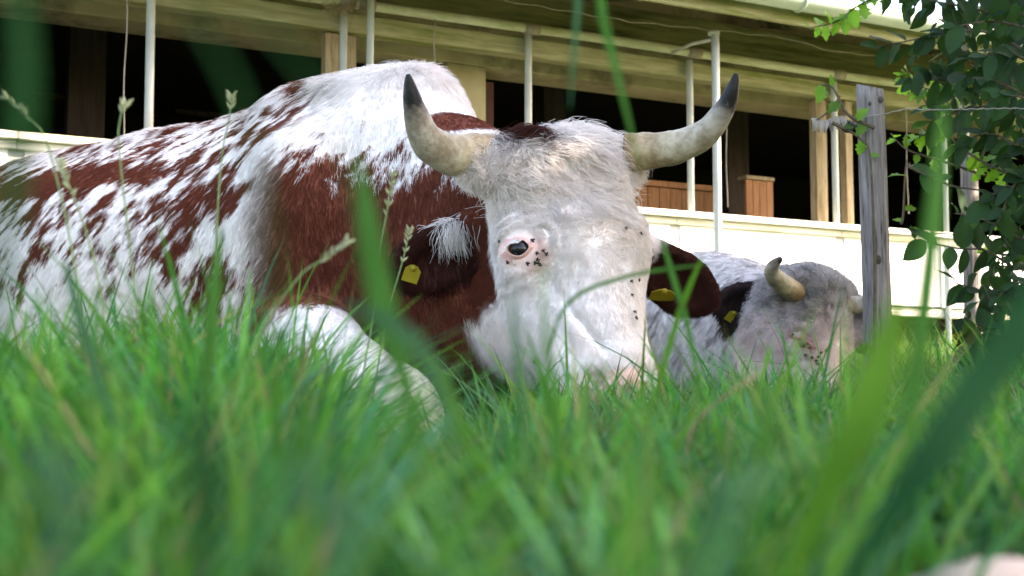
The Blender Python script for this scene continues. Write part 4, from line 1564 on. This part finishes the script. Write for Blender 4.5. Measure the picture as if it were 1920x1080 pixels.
# ------------------------------------------------------------------ shrub and vine
def leaf_mesh(name, w, lobed=False, mat=None, seed=0):
    """unit-length leaf along +X, folded along the midrib and curled"""
    r = random.Random(seed)
    n = 9
    v, f = [], []
    for i in range(n):
        u = i / (n - 1)
        ww = w * (math.sin(math.pi * min(1, u * 0.98 + 0.02)) ** 0.75) * (1 - 0.35 * u) * 1.15
        if lobed:
            ww *= 1 + 0.30 * math.sin(u * 22)
        droop = -0.14 * u * u + 0.02 * math.sin(5 * u + seed)
        for s_ in (-1, -0.5, 0, 0.5, 1):
            v.append((u, s_ * ww, droop + 0.22 * abs(s_) * ww + 0.02 * math.sin(9 * u + 2 * s_ + seed) * abs(s_)))
    for i in range(n - 1):
        for j in range(4):
            a = i * 5 + j
            f.append((a, a + 1, a + 6, a + 5))
    me = bpy.data.meshes.new(name)
    me.from_pydata(v, [], f)
    me.materials.append(mat)
    me.shade_smooth()
    return me


LEAF_D = [leaf_mesh('leaf', 0.23 + 0.05 * k, False, M['shrub_leaf'], k) for k in range(3)]
LEAF_V = [leaf_mesh('leaf', 0.30 + 0.04 * k, True, M['vine_leaf'], k + 5) for k in range(3)]


def leafy(parent, base, branches, meshes, leaf_px, n_leaf, mat_stem, hang=0.4, seed=1):
    r = random.Random(seed)
    count = 0
    for pts, Y0, Y1, dens in branches:
        m = len(pts)
        w = [P(x, y, Y0 + (Y1 - Y0) * k / (m - 1)) for k, (x, y) in enumerate(pts)]
        c = spline(w, 16) - base
        MB().tube(c, np.linspace(0.006, 0.0018, 16), 6).build('stem', mat_stem, parent, True)
        for q in range(dens):
            u = (q + r.random()) / dens
            i = min(14, int(u * 15))
            p = c[i] + (c[i + 1] - c[i]) * (u * 15 - i)
            tg = norm(c[i + 1] - c[i])
            side = 1 if q % 2 else -1
            d = norm(tg * r.uniform(0.1, 0.8) + side * np.cross(tg, np.array([0, -1.0, 0])) * r.uniform(0.3, 1.0) + np.array([r.uniform(-.3, .3), r.uniform(-.6, .3), -hang * r.uniform(0.3, 1.3)]))
            nrm_ = norm(np.array([r.uniform(-.6, .6), r.uniform(-1.1, -0.1), r.uniform(0.2, 1.1)]))
            nrm_ = norm(nrm_ - d * (nrm_ @ d))
            yv = np.cross(nrm_, d)
            L = leaf_px * r.uniform(0.5, 1.25) / FPX * min(Y0, 4.7)
            Mx = Matrix(((d[0], yv[0], nrm_[0], p[0]), (d[1], yv[1], nrm_[1], p[1]), (d[2], yv[2], nrm_[2], p[2]), (0, 0, 0, 1)))
            o = link('leaf', r.choice(meshes), parent)
            o.matrix_local = Mx @ Matrix.Diagonal((L, L, L, 1))
            count += 1
            if count >= 298:
                return


sb = P(1990, 760, 4.6)
sb[2] = float(gz(sb[0], sb[1]))
shrub = thing('shrub', 'dark green broad-leaved shrub overhanging the fence at the top right', 'shrub', sb)
br = [([(1960, 120), (1850, 60), (1740, 70), (1640, 90)], 4.4, 4.6, 20), ([(1960, 60), (1840, 20), (1740, 0), (1650, -20)], 4.5, 4.6, 16), ([(1960, 200), (1860, 150), (1780, 150), (1700, 150)], 4.3, 4.5, 22),
      ([(1970, 260), (1880, 200), (1800, 210), (1740, 230)], 4.5, 4.7, 16), ([(1960, 0), (1880, -30), (1800, -30), (1700, -50)], 4.4, 4.5, 12), ([(1980, 330), (1900, 270), (1850, 250), (1800, 270)], 4.4, 4.5, 16),
      ([(1980, 400), (1920, 360), (1880, 350), (1850, 380)], 4.4, 4.4, 14), ([(1980, 520), (1900, 500), (1850, 470), (1790, 465), (1715, 448)], 4.6, 4.7, 16), ([(1980, 480), (1900, 440), (1840, 410), (1790, 400)], 4.7, 4.8, 12),
      ([(1980, 600), (1900, 580), (1850, 550), (1790, 530)], 4.6, 4.6, 16), ([(1980, 660), (1900, 640), (1850, 620), (1800, 590)], 4.4, 4.5, 18), ([(1980, 700), (1900, 690), (1850, 660), (1815, 640)], 4.3, 4.3, 14),
      ([(1980, 130), (1920, 110), (1880, 100), (1820, 110)], 4.2, 4.2, 16), ([(1990, 300), (1940, 320), (1900, 350), (1870, 420)], 4.3, 4.3, 14), ([(1985, 560), (1940, 540), (1900, 530), (1870, 560)], 4.2, 4.2, 14),
      ([(1985, 60), (1920, 50), (1860, 40), (1790, 50)], 4.1, 4.2, 16), ([(1700, 310), (1740, 330), (1790, 350), (1850, 360), (1960, 400)], 4.9, 4.8, 7), ([(1985, 230), (1930, 190), (1900, 180), (1850, 190)], 4.1, 4.1, 14)]
leafy(shrub, sb, br, LEAF_D, 50, 0, M['twig'], 0.5, 3)
nf_ = 1350
fx = np.array([random.uniform(1700, 2150) for _ in range(nf_)])
fy = np.array([random.uniform(-160, 700) for _ in range(nf_)])
lim = np.interp(fy, [-160, 40, 110, 200, 270, 330, 420, 520, 600, 700], [1640, 1650, 1670, 1720, 1820, 1880, 1860, 1815, 1800, 1800])
sel = fx > lim + 25
fv, ff, fo = [], [], 0
for x_, y_ in zip(fx[sel], fy[sel]):
    c = P(x_, y_, random.uniform(4.3, 5.3)) - sb
    d = norm(np.array([random.uniform(-1, 1), random.uniform(-.5, .5), -random.uniform(.1, 1.2)]))
    n_ = norm(np.array([random.uniform(-.7, .7), random.uniform(-1.1, .2), random.uniform(.1, 1)]))
    n_ = norm(n_ - d * (n_ @ d))
    yv = np.cross(n_, d)
    L = random.uniform(.045, .095)
    me = random.choice(LEAF_D)
    co = np.array([q.co[:] for q in me.vertices]) * L
    fv.append(c + co[:, :1] * d + co[:, 1:2] * yv + co[:, 2:] * n_)
    ff.append(np.array([q.vertices[:] for q in me.polygons]) + fo)
    fo += len(co)
fol = link('foliage', np_mesh('foliage', np.concatenate(fv), quads=np.concatenate(ff), mat=M['shrub_leaf']), shrub)
fol['kind'] = 'stuff'
for pts in ([(1990, 770), (1985, 500), (1975, 200), (1960, -80)], [(2000, 770), (1990, 560), (1960, 300), (1940, 60)]):
    c = spline([P(x, y, 4.5) for x, y in pts], 14) - sb
    MB().tube(c, np.linspace(0.022, 0.010, 14), 8).build('trunk', M['bark'], shrub, True)

vb = P(1900, 720, 5.4)
vb[2] = float(gz(vb[0], vb[1]))
vine = thing('climbing_vine', 'light green climbing vine with toothed leaves trailing along the wire behind the dark shrub', 'vine', vb)
vbr = [([(1760, -40), (1680, -20), (1610, 10), (1570, 40), (1520, 52)], 5.0, 5.0, 22), ([(1900, 200), (1800, 160), (1750, 170), (1680, 140)], 5.0, 5.1, 20), ([(1850, 100), (1790, 180), (1760, 240), (1715, 258)], 5.0, 5.1, 24),
       ([(1900, 330), (1820, 290), (1760, 230), (1700, 130)], 5.0, 5.1, 22), ([(1850, 330), (1760, 300), (1700, 280), (1670, 250)], 5.1, 5.1, 8), ([(1640, 240), (1590, 215), (1562, 165), (1540, 160)], 3.84, 3.85, 5),
       ([(1920, 700), (1880, 500), (1890, 330), (1900, 260)], 5.2, 5.0, 30), ([(1690, 420), (1694, 400), (1697, 330), (1700, 300)], 5.1, 5.1, 3), ([(1900, 480), (1850, 470), (1790, 440), (1720, 440)], 5.0, 5.1, 8), ([(1640, 690), (1640, 500), (1632, 300), (1620, 262)], 3.84, 3.84, 2), ([(1560, 230), (1600, 250), (1622, 270)], 3.85, 3.85, 2)]
leafy(vine, vb, vbr, LEAF_V, 34, 0, M['twig'], 0.55, 5)
# curly tendril
tp_ = [P(1700 + 4 * k + 5 * math.cos(k * 1.1), 305 + 2.2 * k + 5 * math.sin(k * 1.1), 5.1) - vb for k in range(22)]
MB().tube(spline(tp_, 60), 0.0018, 5).build('tendril', M['pole_wood'], vine)

# the tall tree to the right whose shade lies over the cows
tr = thing('shade_tree', 'tall broadleaf tree standing just out of the picture on the right, shading the cows', 'tree', (5.6, 1.8, 0))
TB = np.array([5.6, 1.8, 0.0])
MB().tube(spline([(0, 0, -.1), (0.05, 0, 1.0), (-0.1, 0.1, 2.2), (-0.3, 0.1, 3.6), (-.4, .1, 5)], 16), np.linspace(0.20, 0.05, 16), 12).build('trunk', M['bark'], tr, True)
for k in range(9):
    a = k * 0.75
    e = np.array([-0.9 + 1.1 * math.cos(a), 2.2 * math.sin(a), 2.0 + 0.35 * k])
    MB().tube(spline([(-0.1, 0.05, 1.0 + 0.4 * k), (e[0] * .5, e[1] * .5, 1.5 + .38 * k), tuple(e)], 8), np.linspace(0.06, 0.015, 8), 7).build('limb', M['bark'], tr, True)
NLF = 29000
u = norm(rng.normal(size=(NLF, 3))) * (rng.random((NLF, 1)) ** 0.45)
ctr = u * np.array([1.25, 3.6, 2.55]) + np.array([-1.1, 0.5, 3.05])
keep = fbm(ctr * 1.3 + 7, 2) > 0.36
ctr = ctr[keep]
k = len(ctr)
d = norm(rng.normal(size=(k, 3)))
n = norm(rng.normal(size=(k, 3)) + np.array([0.3, 0, 0.8]))
b = norm(np.cross(n, d))
L = (0.06 + 0.05 * rng.random(k))[:, None]
lv = np.stack([ctr - d * L, ctr + b * L * 0.55, ctr + d * L, ctr - b * L * 0.55], 1).reshape(-1, 3)
lc = np.repeat(np.array([0.045, 0.085, 0.025])[None] * (0.6 + 0.8 * rng.random((k, 1))), 4, axis=0)
crown = link('crown', np_mesh('crown', lv, quads=np.arange(4 * k).reshape(-1, 4), mat=M['blade'], cols=lc, smooth_=False), tr)
crown['kind'] = 'stuff'

# ------------------------------------------------------------------ grass
GREENS = np.array([[0.026, 0.098, 0.018], [0.036, 0.120, 0.022], [0.018, 0.080, 0.022], [0.060, 0.138, 0.024], [0.030, 0.102, 0.044], [0.054, 0.108, 0.016]])
STRAW = np.array([0.26, 0.22, 0.11])


def blades(name, xy, h, w, lean, bend, cols, seg=4, seed=1, az=None):
    r = np.random.default_rng(seed)
    k = len(xy)
    az = r.random(k) * 2 * math.pi if az is None else az
    dr = np.stack([np.cos(az), np.sin(az), np.zeros(k)], -1)
    fa = az + math.pi / 2 + r.normal(0, 0.5, k)
    sd = np.stack([np.cos(fa), np.sin(fa), np.zeros(k)], -1)
    base = np.column_stack([xy, gz(xy[:, 0], xy[:, 1]) - 0.01])
    nv = 2 * seg + 1
    v = np.zeros((k, nv, 3), np.float32)
    for j in range(seg + 1):
        u = j / seg
        c = base + np.array([0, 0, 1.0]) * (h * (u - 0.35 * bend * u ** 3))[:, None] + dr * (h * (lean * u + bend * u * u * 0.8))[:, None]
        ww = w * (0.75 + 0.5 * u) * (1 - u ** 2.2) if j < seg else None
        if j < seg:
            v[:, 2 * j] = c - sd * ww[:, None]
            v[:, 2 * j + 1] = c + sd * ww[:, None]
        else:
            v[:, 2 * seg] = c
    q = []
    for j in range(seg - 1):
        q.append((2 * j, 2 * j + 1, 2 * j + 3, 2 * j + 2))
    q = np.array(q)
    tri = np.array([(2 * seg - 2, 2 * seg - 1, 2 * seg)])
    off = (np.arange(k) * nv)[:, None, None]
    Q = (q[None] + off).reshape(-1, 4)
    T = (tri[None] + off).reshape(-1, 3)
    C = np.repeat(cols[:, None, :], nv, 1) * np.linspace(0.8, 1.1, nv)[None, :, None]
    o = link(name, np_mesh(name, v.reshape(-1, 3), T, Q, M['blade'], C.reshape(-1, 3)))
    return o


def grass_cols(k, r, dry=0.05):
    c = GREENS[r.integers(0, len(GREENS), k)] * (1.0 + 1.5 * r.random((k, 1)))
    dm = r.random(k) < dry
    c[dm] = STRAW * (0.6 + 0.6 * r.random((dm.sum(), 1)))
    return c


ENV_X = [-300, 0, 150, 330, 480, 560, 620, 690, 830, 900, 980, 1100, 1250, 1400, 1550, 1650, 1750, 1920, 2300]
ENV_Y = [620, 640, 650, 610, 600, 660, 740, 835, 855, 800, 750, 742, 750, 735, 735, 765, 745, 705, 690]

r = np.random.default_rng(41)


def dip(px):
    return smooth(540, 640, px) * smooth(900, 840, px)


def scatter(y0, y1, n, spread=0.43):
    y = np.sqrt(y0 ** 2 + (y1 ** 2 - y0 ** 2) * r.random(n))
    x = (r.random(n) * 2 - 1) * (spread * y + 0.12)
    return np.column_stack([x, y])


# near meadow, up to the cow
NT_ = 620
tc = scatter(0.5, 2.75, NT_)
ti = r.integers(0, NT_, 21000)
toff = r.normal(size=(21000, 2)) * (0.012 + 0.022 * r.random(NT_))[ti][:, None]
xy = np.concatenate([tc[ti] + toff, scatter(0.45, 2.75, 13000)])
az_ = np.concatenate([np.arctan2(toff[:, 1], toff[:, 0]) + r.normal(0, 0.5, 21000), r.random(13000) * 6.283])
tone = np.concatenate([(0.65 + 0.7 * r.random(NT_))[ti], 0.7 + 0.3 * r.random(13000)])
tht = np.concatenate([(0.72 + 0.5 * r.random(NT_))[ti], 0.55 + 0.3 * r.random(13000)])
tln = np.concatenate([np.linalg.norm(toff, axis=1) / 0.03, 0.5 * np.ones(13000)])
pxs = 960 + xy[:, 0] / xy[:, 1] * FPX
clump = fbm(np.column_stack([xy * 7, np.zeros(len(xy))]), 3)
env = np.interp(pxs, ENV_X, ENV_Y) - (20 + 150 * (clump - 0.5)) * (1 - 0.8 * dip(pxs))
top = HC + (770 - env) / FPX * xy[:, 1]
h = top * (0.62 + 0.5 * r.random(len(xy)) ** 0.8) * np.where(dip(pxs) > 0.5, 0.8, tht)
tall = r.random(len(xy)) < 0.05
h = np.where(tall, h + 0.075 * r.random(len(xy)) ** 1.5 * np.minimum(1.2, xy[:, 1]), h)
h = np.clip(h, 0.025, 0.24)
inside = F1.sample(np.column_stack([xy, np.full(len(xy), 0.05)])) < 0.01
ok = ~inside & ~((np.abs(pxs - 780) < 100) & (xy[:, 1] > 1.9) & (r.random(len(xy)) < 0.75))
ok &= (xy[:, 1] > 0.42) & ~((pxs > 1690) & (xy[:, 1] < 0.50))
xy, h, clump = xy[ok], h[ok], clump[ok]
az_, tone, tln = az_[ok], tone[ok], tln[ok]
k = len(xy)
cl = grass_cols(k, r, 0.09) * tone[:, None]
o = blades('grass', xy, h * 1.08, 0.0012 + 0.0024 * r.random(k) ** 1.5, 0.05 + 0.25 * r.random(k) + 0.32 * np.clip(tln, 0, 1.6) * r.random(k), 0.15 + 0.9 * r.random(k) ** 2, cl, 6, 2, az_)
tag(o, 'dense green meadow grass between the camera and the cows', 'grass', kind='stuff')
# coarser grass close to the lens
y = 0.23 + 1.25 * r.random(9000) ** 0.9
xy = np.column_stack([(r.random(9000) * 2 - 1) * (0.42 * y + 0.06), y])
pxs = 960 + xy[:, 0] / xy[:, 1] * FPX
clump = fbm(np.column_stack([xy * 11, np.ones(len(xy))]), 3)
env = np.interp(pxs, ENV_X, ENV_Y) - (210 * (clump - 0.5)) * (1 - 0.75 * dip(pxs)) + 15
h = (HC + (770 - env) / FPX * xy[:, 1]) * (0.70 + 0.55 * r.random(len(xy)))
h = np.clip(h, 0.03, 0.26)
ok = ~((pxs > 1380) & (xy[:, 1] < 0.42)) & ~((pxs > 1690) & (xy[:, 1] < 0.50)) & ~((np.abs(pxs - 740) < 120) & (xy[:, 1] < 0.36))
xy, h = xy[ok], h[ok]
k = len(xy)
o = blades('coarse_grass', xy, h, 0.0011 + 0.0020 * r.random(k), 0.10 + 0.55 * r.random(k), 0.2 + 0.8 * r.random(k) ** 2, grass_cols(k, r, 0.03), 5, 8)
tag(o, 'coarse soft-focus grass right in front of the camera', 'grass', kind='stuff')
# taller loose blades in front of the flank
nl = 330
y = 0.42 + 0.9 * r.random(nl)
px_ = 90 + 540 * r.random(nl)
xy = np.column_stack([(px_ - 960) / FPX * y, y])
h = np.clip((HC + (770 - (620 - 150 * r.random(nl) ** 1.7)) / FPX * y) * 1.1, 0.05, 0.34)
k = nl
o = blades('flank_grass', xy, h, 0.0011 + 0.0018 * r.random(k), 0.05 + 0.45 * r.random(k), 0.2 + 0.8 * r.random(k), grass_cols(k, r, 0.05) * 1.25, 7, 23)
tag(o, 'taller loose grass blades rising before the speckled flank', 'grass', kind='stuff')
# dead straw lying among the green
ns = 900
y = 0.5 + 2.2 * r.random(ns)
xy = np.column_stack([(r.random(ns) * 2 - 1) * 0.42 * y, y])
k = ns
o = blades('dead_straw', xy, 0.05 + 0.09 * r.random(k), 0.0007 + 0.0008 * r.random(k), 0.5 + 0.9 * r.random(k), 0.3 + 0.8 * r.random(k), np.array([0.30, 0.25, 0.13])[None] * (0.6 + 0.7 * r.random((k, 1))), 5, 19)
tag(o, 'dry straw-coloured stems mixed into the green grass', 'straw', kind='stuff')
# long loose blades standing out of the sward
nl = 900
y = 0.55 + 1.5 * r.random(nl)
xy = np.column_stack([(r.random(nl) * 2 - 1) * 0.40 * y, y])
pxs = 960 + xy[:, 0] / xy[:, 1] * FPX
env = np.interp(pxs, ENV_X, ENV_Y) - 10 - 170 * r.random(nl) ** 1.6
h = np.clip((HC + (770 - env) / FPX * xy[:, 1]) * 1.12, 0.05, 0.34)
thin = (np.abs(pxs - 720) < 150) & (r.random(nl) < 0.85)
xy, h = xy[~thin], h[~thin]
k = len(xy)
o = blades('long_grass', xy, h, 0.0014 + 0.0024 * r.random(k), 0.05 + 0.45 * r.random(k) ** 1.5, 0.15 + 0.8 * r.random(k) ** 1.5, grass_cols(k, r, 0.06) * 1.1, 7, 15)
tag(o, 'loose long blades standing above the sward in front of the cows', 'grass', kind='stuff')
# meadow beyond: right of the cow, along the fence and the barn
xy = scatter(2.75, 8.6, 46000)
inside = (F1.sample(np.column_stack([xy, np.full(len(xy), 0.06)])) < 0.02) | (F2.sample(np.column_stack([xy, np.full(len(xy), 0.08)])) < 0.02)
dist_b = BC + (xy @ BN[:2])
ok = ~inside & (dist_b > 0.0)
xy, dist_b = xy[ok], dist_b[ok]
k = len(xy)
cl = grass_cols(k, r, 0.07)
dry = (r.random(k) < 0.45) & (xy[:, 1] > 5.2)
cl[dry] = np.array([0.16, 0.20, 0.05]) * (0.6 + 0.8 * r.random((dry.sum(), 1)))  # yellow tint painted in for sunlight on the far grass, not dryness
clump = fbm(np.column_stack([xy * 4, np.zeros(k)]), 3)
h = (0.10 + 0.10 * clump + 0.10 * r.random(k) ** 2) * (1 + 0.45 * smooth(4.6, 6.0, xy[:, 1]))
o = blades('tall_grass', xy, h, 0.0014 + 0.0024 * r.random(k) ** 1.5, 0.10 + 0.4 * r.random(k), 0.2 + 0.7 * r.random(k) ** 2, cl, 4, 3)
tag(o, 'longer meadow grass around the grey cow, the fence and the foot of the barn', 'grass', kind='stuff')


# ---- single blades and stalks that stand out
def big_blade(pts, wpx, col, label, name='grass_blade', fold=0.25):
    c = spline([P(x, y, Y) for x, y, Y in pts], 14)
    base = c[0].copy()
    Y = pts[0][2]
    n = len(c)
    tg = norm(np.gradient(c, axis=0))
    sd = norm(np.cross(tg, np.array([0.15, -1.0, 0.1])))
    wv = wpx / FPX * np.linspace(pts[0][2], pts[-1][2], n) * 0.5
    u = np.linspace(0, 1, n)
    wv = wv * np.clip(1.25 * (1 - u ** 4), 0.0, 1) * (0.4 + 0.6 * smooth(0.0, 0.5, u)) + 1e-5
    v = []
    for i in range(n):
        nrm_ = np.cross(sd[i], tg[i])
        v += [c[i] - base - sd[i] * wv[i], c[i] - base + nrm_ * wv[i] * fold, c[i] - base + sd[i] * wv[i]]
    q = []
    for i in range(n - 1):
        for j in range(2):
            a = 3 * i + j
            q.append((a, a + 1, a + 4, a + 3))
    cols = np.tile(np.array(col, float), (3 * n, 1))
    t = thing('grass_plant', label, 'grass plant', base, group='single grass plants near the camera')
    link('blade', np_mesh('blade', np.array(v), quads=np.array(q), mat=M['broad_blade'], cols=cols), t)
    return t


G1, G2, G3, G4 = (0.045, 0.14, 0.028), (0.015, 0.06, 0.018), (0.045, 0.12, 0.060), (0.065, 0.17, 0.018)
big_blade([(790, 860, .30), (755, 700, .30), (715, 560, .30), (690, 420, .30), (672, 280, .31)], 52, G1, 'broad bright green blade rising blurred in front of the brown shoulder')
big_blade([(860, 840, .28), (810, 690, .28), (740, 610, .28), (640, 572, .29)], 30, G3, 'broad bluish blade bending left across the chest of the big cow')
big_blade([(1440, 1180, .23), (1530, 960, .23), (1610, 800, .23), (1660, 660, .24), (1700, 520, .25)], 80, G4, 'broad bright yellow-green blade leaning up in front of the fence post')
big_blade([(1520, 1220, .22), (1640, 1010, .22), (1755, 840, .22), (1860, 690, .23), (2040, 440, .24), (2200, 200, .26)], 82, (0.010, 0.062, 0.024), 'broad very dark blade slanting up at the bottom right')
big_blade([(1690, 900, .34), (1718, 700, .34), (1745, 470, .34), (1772, 180, .35)], 40, G1, 'upright green blade blurred over the gap between fence post and shrub')
big_blade([(-60, 900, .16), (10, 450, .16), (45, 150, .16), (20, -160, .17)], 44, G2, 'dark blade very close to the lens at the left edge')
big_blade([(560, 900, .15), (500, 420, .15), (440, 160, .15), (300, -60, .16)], 16, G2, 'faint dark blade blurred over the black barn opening')
big_blade([(760, 900, .15), (690, 420, .15), (590, 160, .15), (430, -20, .16)], 15, G2, 'faint dark blade leaning left across the back of the big cow')
big_blade([(2300, 1250, .34), (2150, 400, .36), (1800, -420, .42), (1350, -620, .5), (1130, -300, .55), (1085, 0, .55), (1068, 215, .55)], 21, G3, 'thin pale blade arching over and hanging from the top of the picture above the poll')
big_blade([(2400, 1250, .34), (2250, 500, .36), (1850, -500, .42), (1400, -700, .5), (1130, -420, .55), (1118, -60, .55), (1160, 150, .55), (1205, 330, .55)], 24, G1, 'thin curved blade hanging from the top of the picture near the right horn')
big_blade([(90, 1150, .15), (120, 1000, .15), (110, 900, .15), (60, 800, .16)], 60, G3, 'pale bluish blade blurred low at the left')
big_blade([(920, 980, .45), (860, 780, .45), (800, 665, .46), (700, 605, .47)], 18, G4, 'arching yellow-green blade in front of the dewlap')
big_blade([(1010, 820, .8), (1050, 590, .8), (1170, 520, .8), (1340, 494, .8)], 8, G1, 'thin blade lying across the bridge of the nose to the right ear')
big_blade([(1330, 860, .8), (1296, 640, .8), (1262, 520, .8), (1236, 430, .8)], 12, G1, 'narrow blade crossing the brown right ear, leaning left')
big_blade([(1190, 860, .8), (1240, 700, .8), (1280, 570, .8), (1322, 470, .8)], 12, G4, 'narrow blade crossing the brown right ear, leaning right')
big_blade([(1000, 960, .42), (985, 780, .42), (968, 660, .42), (962, 545, .43)], 14, G3, 'blurred upright blade in front of the white cheek')
big_blade([(1050, 960, .42), (1040, 780, .42), (1024, 640, .42), (1016, 480, .43)], 13, G1, 'blurred blade standing before the middle of the nose')
big_blade([(1400, 1100, .3), (1425, 900, .3), (1440, 780, .3), (1420, 690, .31)], 34, G1, 'mid green blade blurred in front of the jaw of the grey cow')
big_blade([(360, 1160, .15), (385, 980, .15), (380, 850, .15), (372, 720, .16)], 70, G2, 'dark broad blade blurred in the middle of the left grass')
big_blade([(1290, 1160, .17), (1330, 1000, .17), (1390, 920, .17), (1480, 870, .18)], 50, G3, 'pale broad blade bending right near the bottom centre')
big_blade([(640, 1160, .15), (650, 1020, .15), (610, 930, .15), (540, 880, .16)], 50, G3, 'pale green blade bending left near the bottom')
big_blade([(330, 1000, .55), (380, 760, .55), (400, 560, .55), (415, 420, .56)], 22, G1, 'tall blade standing before the speckled flank')
big_blade([(250, 900, .5), (180, 700, .5), (140, 560, .5), (120, 480, .51)], 20, G3, 'leaning blade before the belly at the left')


def stalk(pts, Y, seedlen, label, col='red_stem', seeds=22, drop=0.010):
    c = spline([P(x, y, Y) for x, y in pts], 20)
    base = c[0].copy()
    t = thing('grass_stalk', label, 'grass stalk', base, group='flowering grass stalks')
    MB().tube(c - base, np.linspace(0.0011, 0.0006, 20) * min(1.0, 0.3 + Y * 0.6), 5).build('stem', M['blade_stem'] if col == 'g' else M[col], t, True)
    m = MB()
    for q in range(seeds):
        u = 1 - seedlen * q / seeds
        i = min(18, int(u * 19))
        p = c[i] - base
        tg = norm(c[i + 1] - c[i])
        d = norm(tg + 0.55 * np.array([random.choice((-1, 1)), random.uniform(-1, 1), random.uniform(-.4, .4)]))
        L = random.uniform(0.006, drop)
        L *= min(1.0, 0.3 + Y * 0.6)
        m.tube([p, p + d * L * .5, p + d * L], [0.0005, L * 0.15, 0.0003], 5)
    m.build('seed_head', M['seed'], t)
    return t


M['blade_stem'] = mat_noise('green_stem', (0.10, 0.17, 0.06), (0.17, 0.25, 0.10), 20, rough=0.6)
M['seed'] = mat_noise('seed_head', (0.20, 0.24, 0.13), (0.34, 0.36, 0.22), 60, rough=0.8)
stalk([(180, 900), (150, 560), (95, 290), (60, 225), (5, 180)], 1.1, 0.22, 'flowering stalk nodding left over the white ledge at the far left', 'g', 26)
stalk([(300, 900), (260, 600), (225, 300), (224, 230), (236, 192)], 1.2, 0.14, 'thin stalk with a hooked seed head beside the left pipe post', 'g', 18)
stalk([(420, 900), (400, 640), (412, 330), (428, 230), (434, 178)], 1.3, 0.12, 'stalk with a tan seed head above the cow\'s back', 'g', 24)
stalk([(640, 900), (690, 650), (712, 480), (725, 400), (738, 322)], 1.4, 0.22, 'stalk with a long pale seed head before the brown shoulder', 'g', 28)
stalk([(420, 800), (480, 640), (560, 520), (610, 485), (652, 452)], 1.0, 0.3, 'pale seed head leaning right over the speckled flank', 'g', 24)
stalk([(230, 900), (190, 560), (160, 430), (130, 350), (112, 300)], 1.1, 0.3, 'stalk with green seeds crossing the flank at the left', 'g', 22)
stalk([(690, 800), (720, 620), (735, 560), (760, 470), (768, 430)], 1.6, 0.3, 'pale seed head in front of the ear on the left', 'g', 18)
stalk([(840, 960), (815, 850), (790, 780), (760, 720)], 1.2, 0.1, 'reddish stem leaning left in front of the white knee', 'red_stem', 6)
stalk([(1280, 1100), (1290, 930), (1300, 800), (1420, 700)], 0.7, 0.1, 'reddish stem leaning right low in the centre', 'red_stem', 8)
stalk([(1270, 1080), (1290, 990), (1320, 930), (1345, 905)], 0.6, 0.35, 'dull pink sprig near the bottom centre', 'red_stem', 14)
stalk([(1560, 900), (1540, 740), (1500, 690), (1440, 680), (1395, 676)], 3.6, 0.1, 'dark dry stem bowed across the grey cow\'s nose', 'red_stem', 6)
stalk([(1480, 860), (1480, 800), (1475, 740), (1466, 690)], 3.4, 0.6, 'dark seed head upright before the grey cow\'s muzzle', 'red_stem', 20)
stalk([(1560, 820), (1500, 740), (1460, 640), (1430, 580)], 3.5, 0.1, 'dark dry stem leaning left before the grey cow\'s jaw', 'red_stem', 6)
stalk([(1680, 760), (1700, 690), (1720, 600), (1735, 530)], 5.8, 0.3, 'sunlit pale stalk right of the fence post', 'g', 16)
stalk([(1725, 760), (1740, 700), (1760, 640), (1785, 605)], 6.0, 0.35, 'sunlit nodding stalk in front of the barn\'s dark base', 'g', 16)
stalk([(1600, 760), (1606, 690), (1600, 630), (1596, 590)], 5.5, 0.2, 'sunlit stalk between the grey cow and the fence post', 'g', 10)

# pale stone at the very bottom right
sc_ = np.array([0.158, 0.45, 0.026])
v, f = [], []
n1, n2 = 12, 18
for i in range(n1 + 1):
    th = math.pi * i / n1
    for k in range(n2):
        ph = 2 * math.pi * k / n2
        dx = np.array([math.sin(th) * math.cos(ph), math.sin(th) * math.sin(ph), math.cos(th)])
        rr = 1 + 0.18 * (float(fbm(dx[None] * 2.2 + 3)[0]) - .5) * 2
        v.append(dx * np.array([0.040, 0.026, 0.028]) * rr)
for i in range(n1):
    for k in range(n2):
        f.append((i * n2 + k, i * n2 + (k + 1) % n2, (i + 1) * n2 + (k + 1) % n2, (i + 1) * n2 + k))
st_ = MB().add(v, f).build('stone', M['stone'], None, True)
st_.data.validate()
st_.location = tuple(sc_)
tag(st_, 'pale pinkish stone low in the grass at the bottom right corner', 'stone')
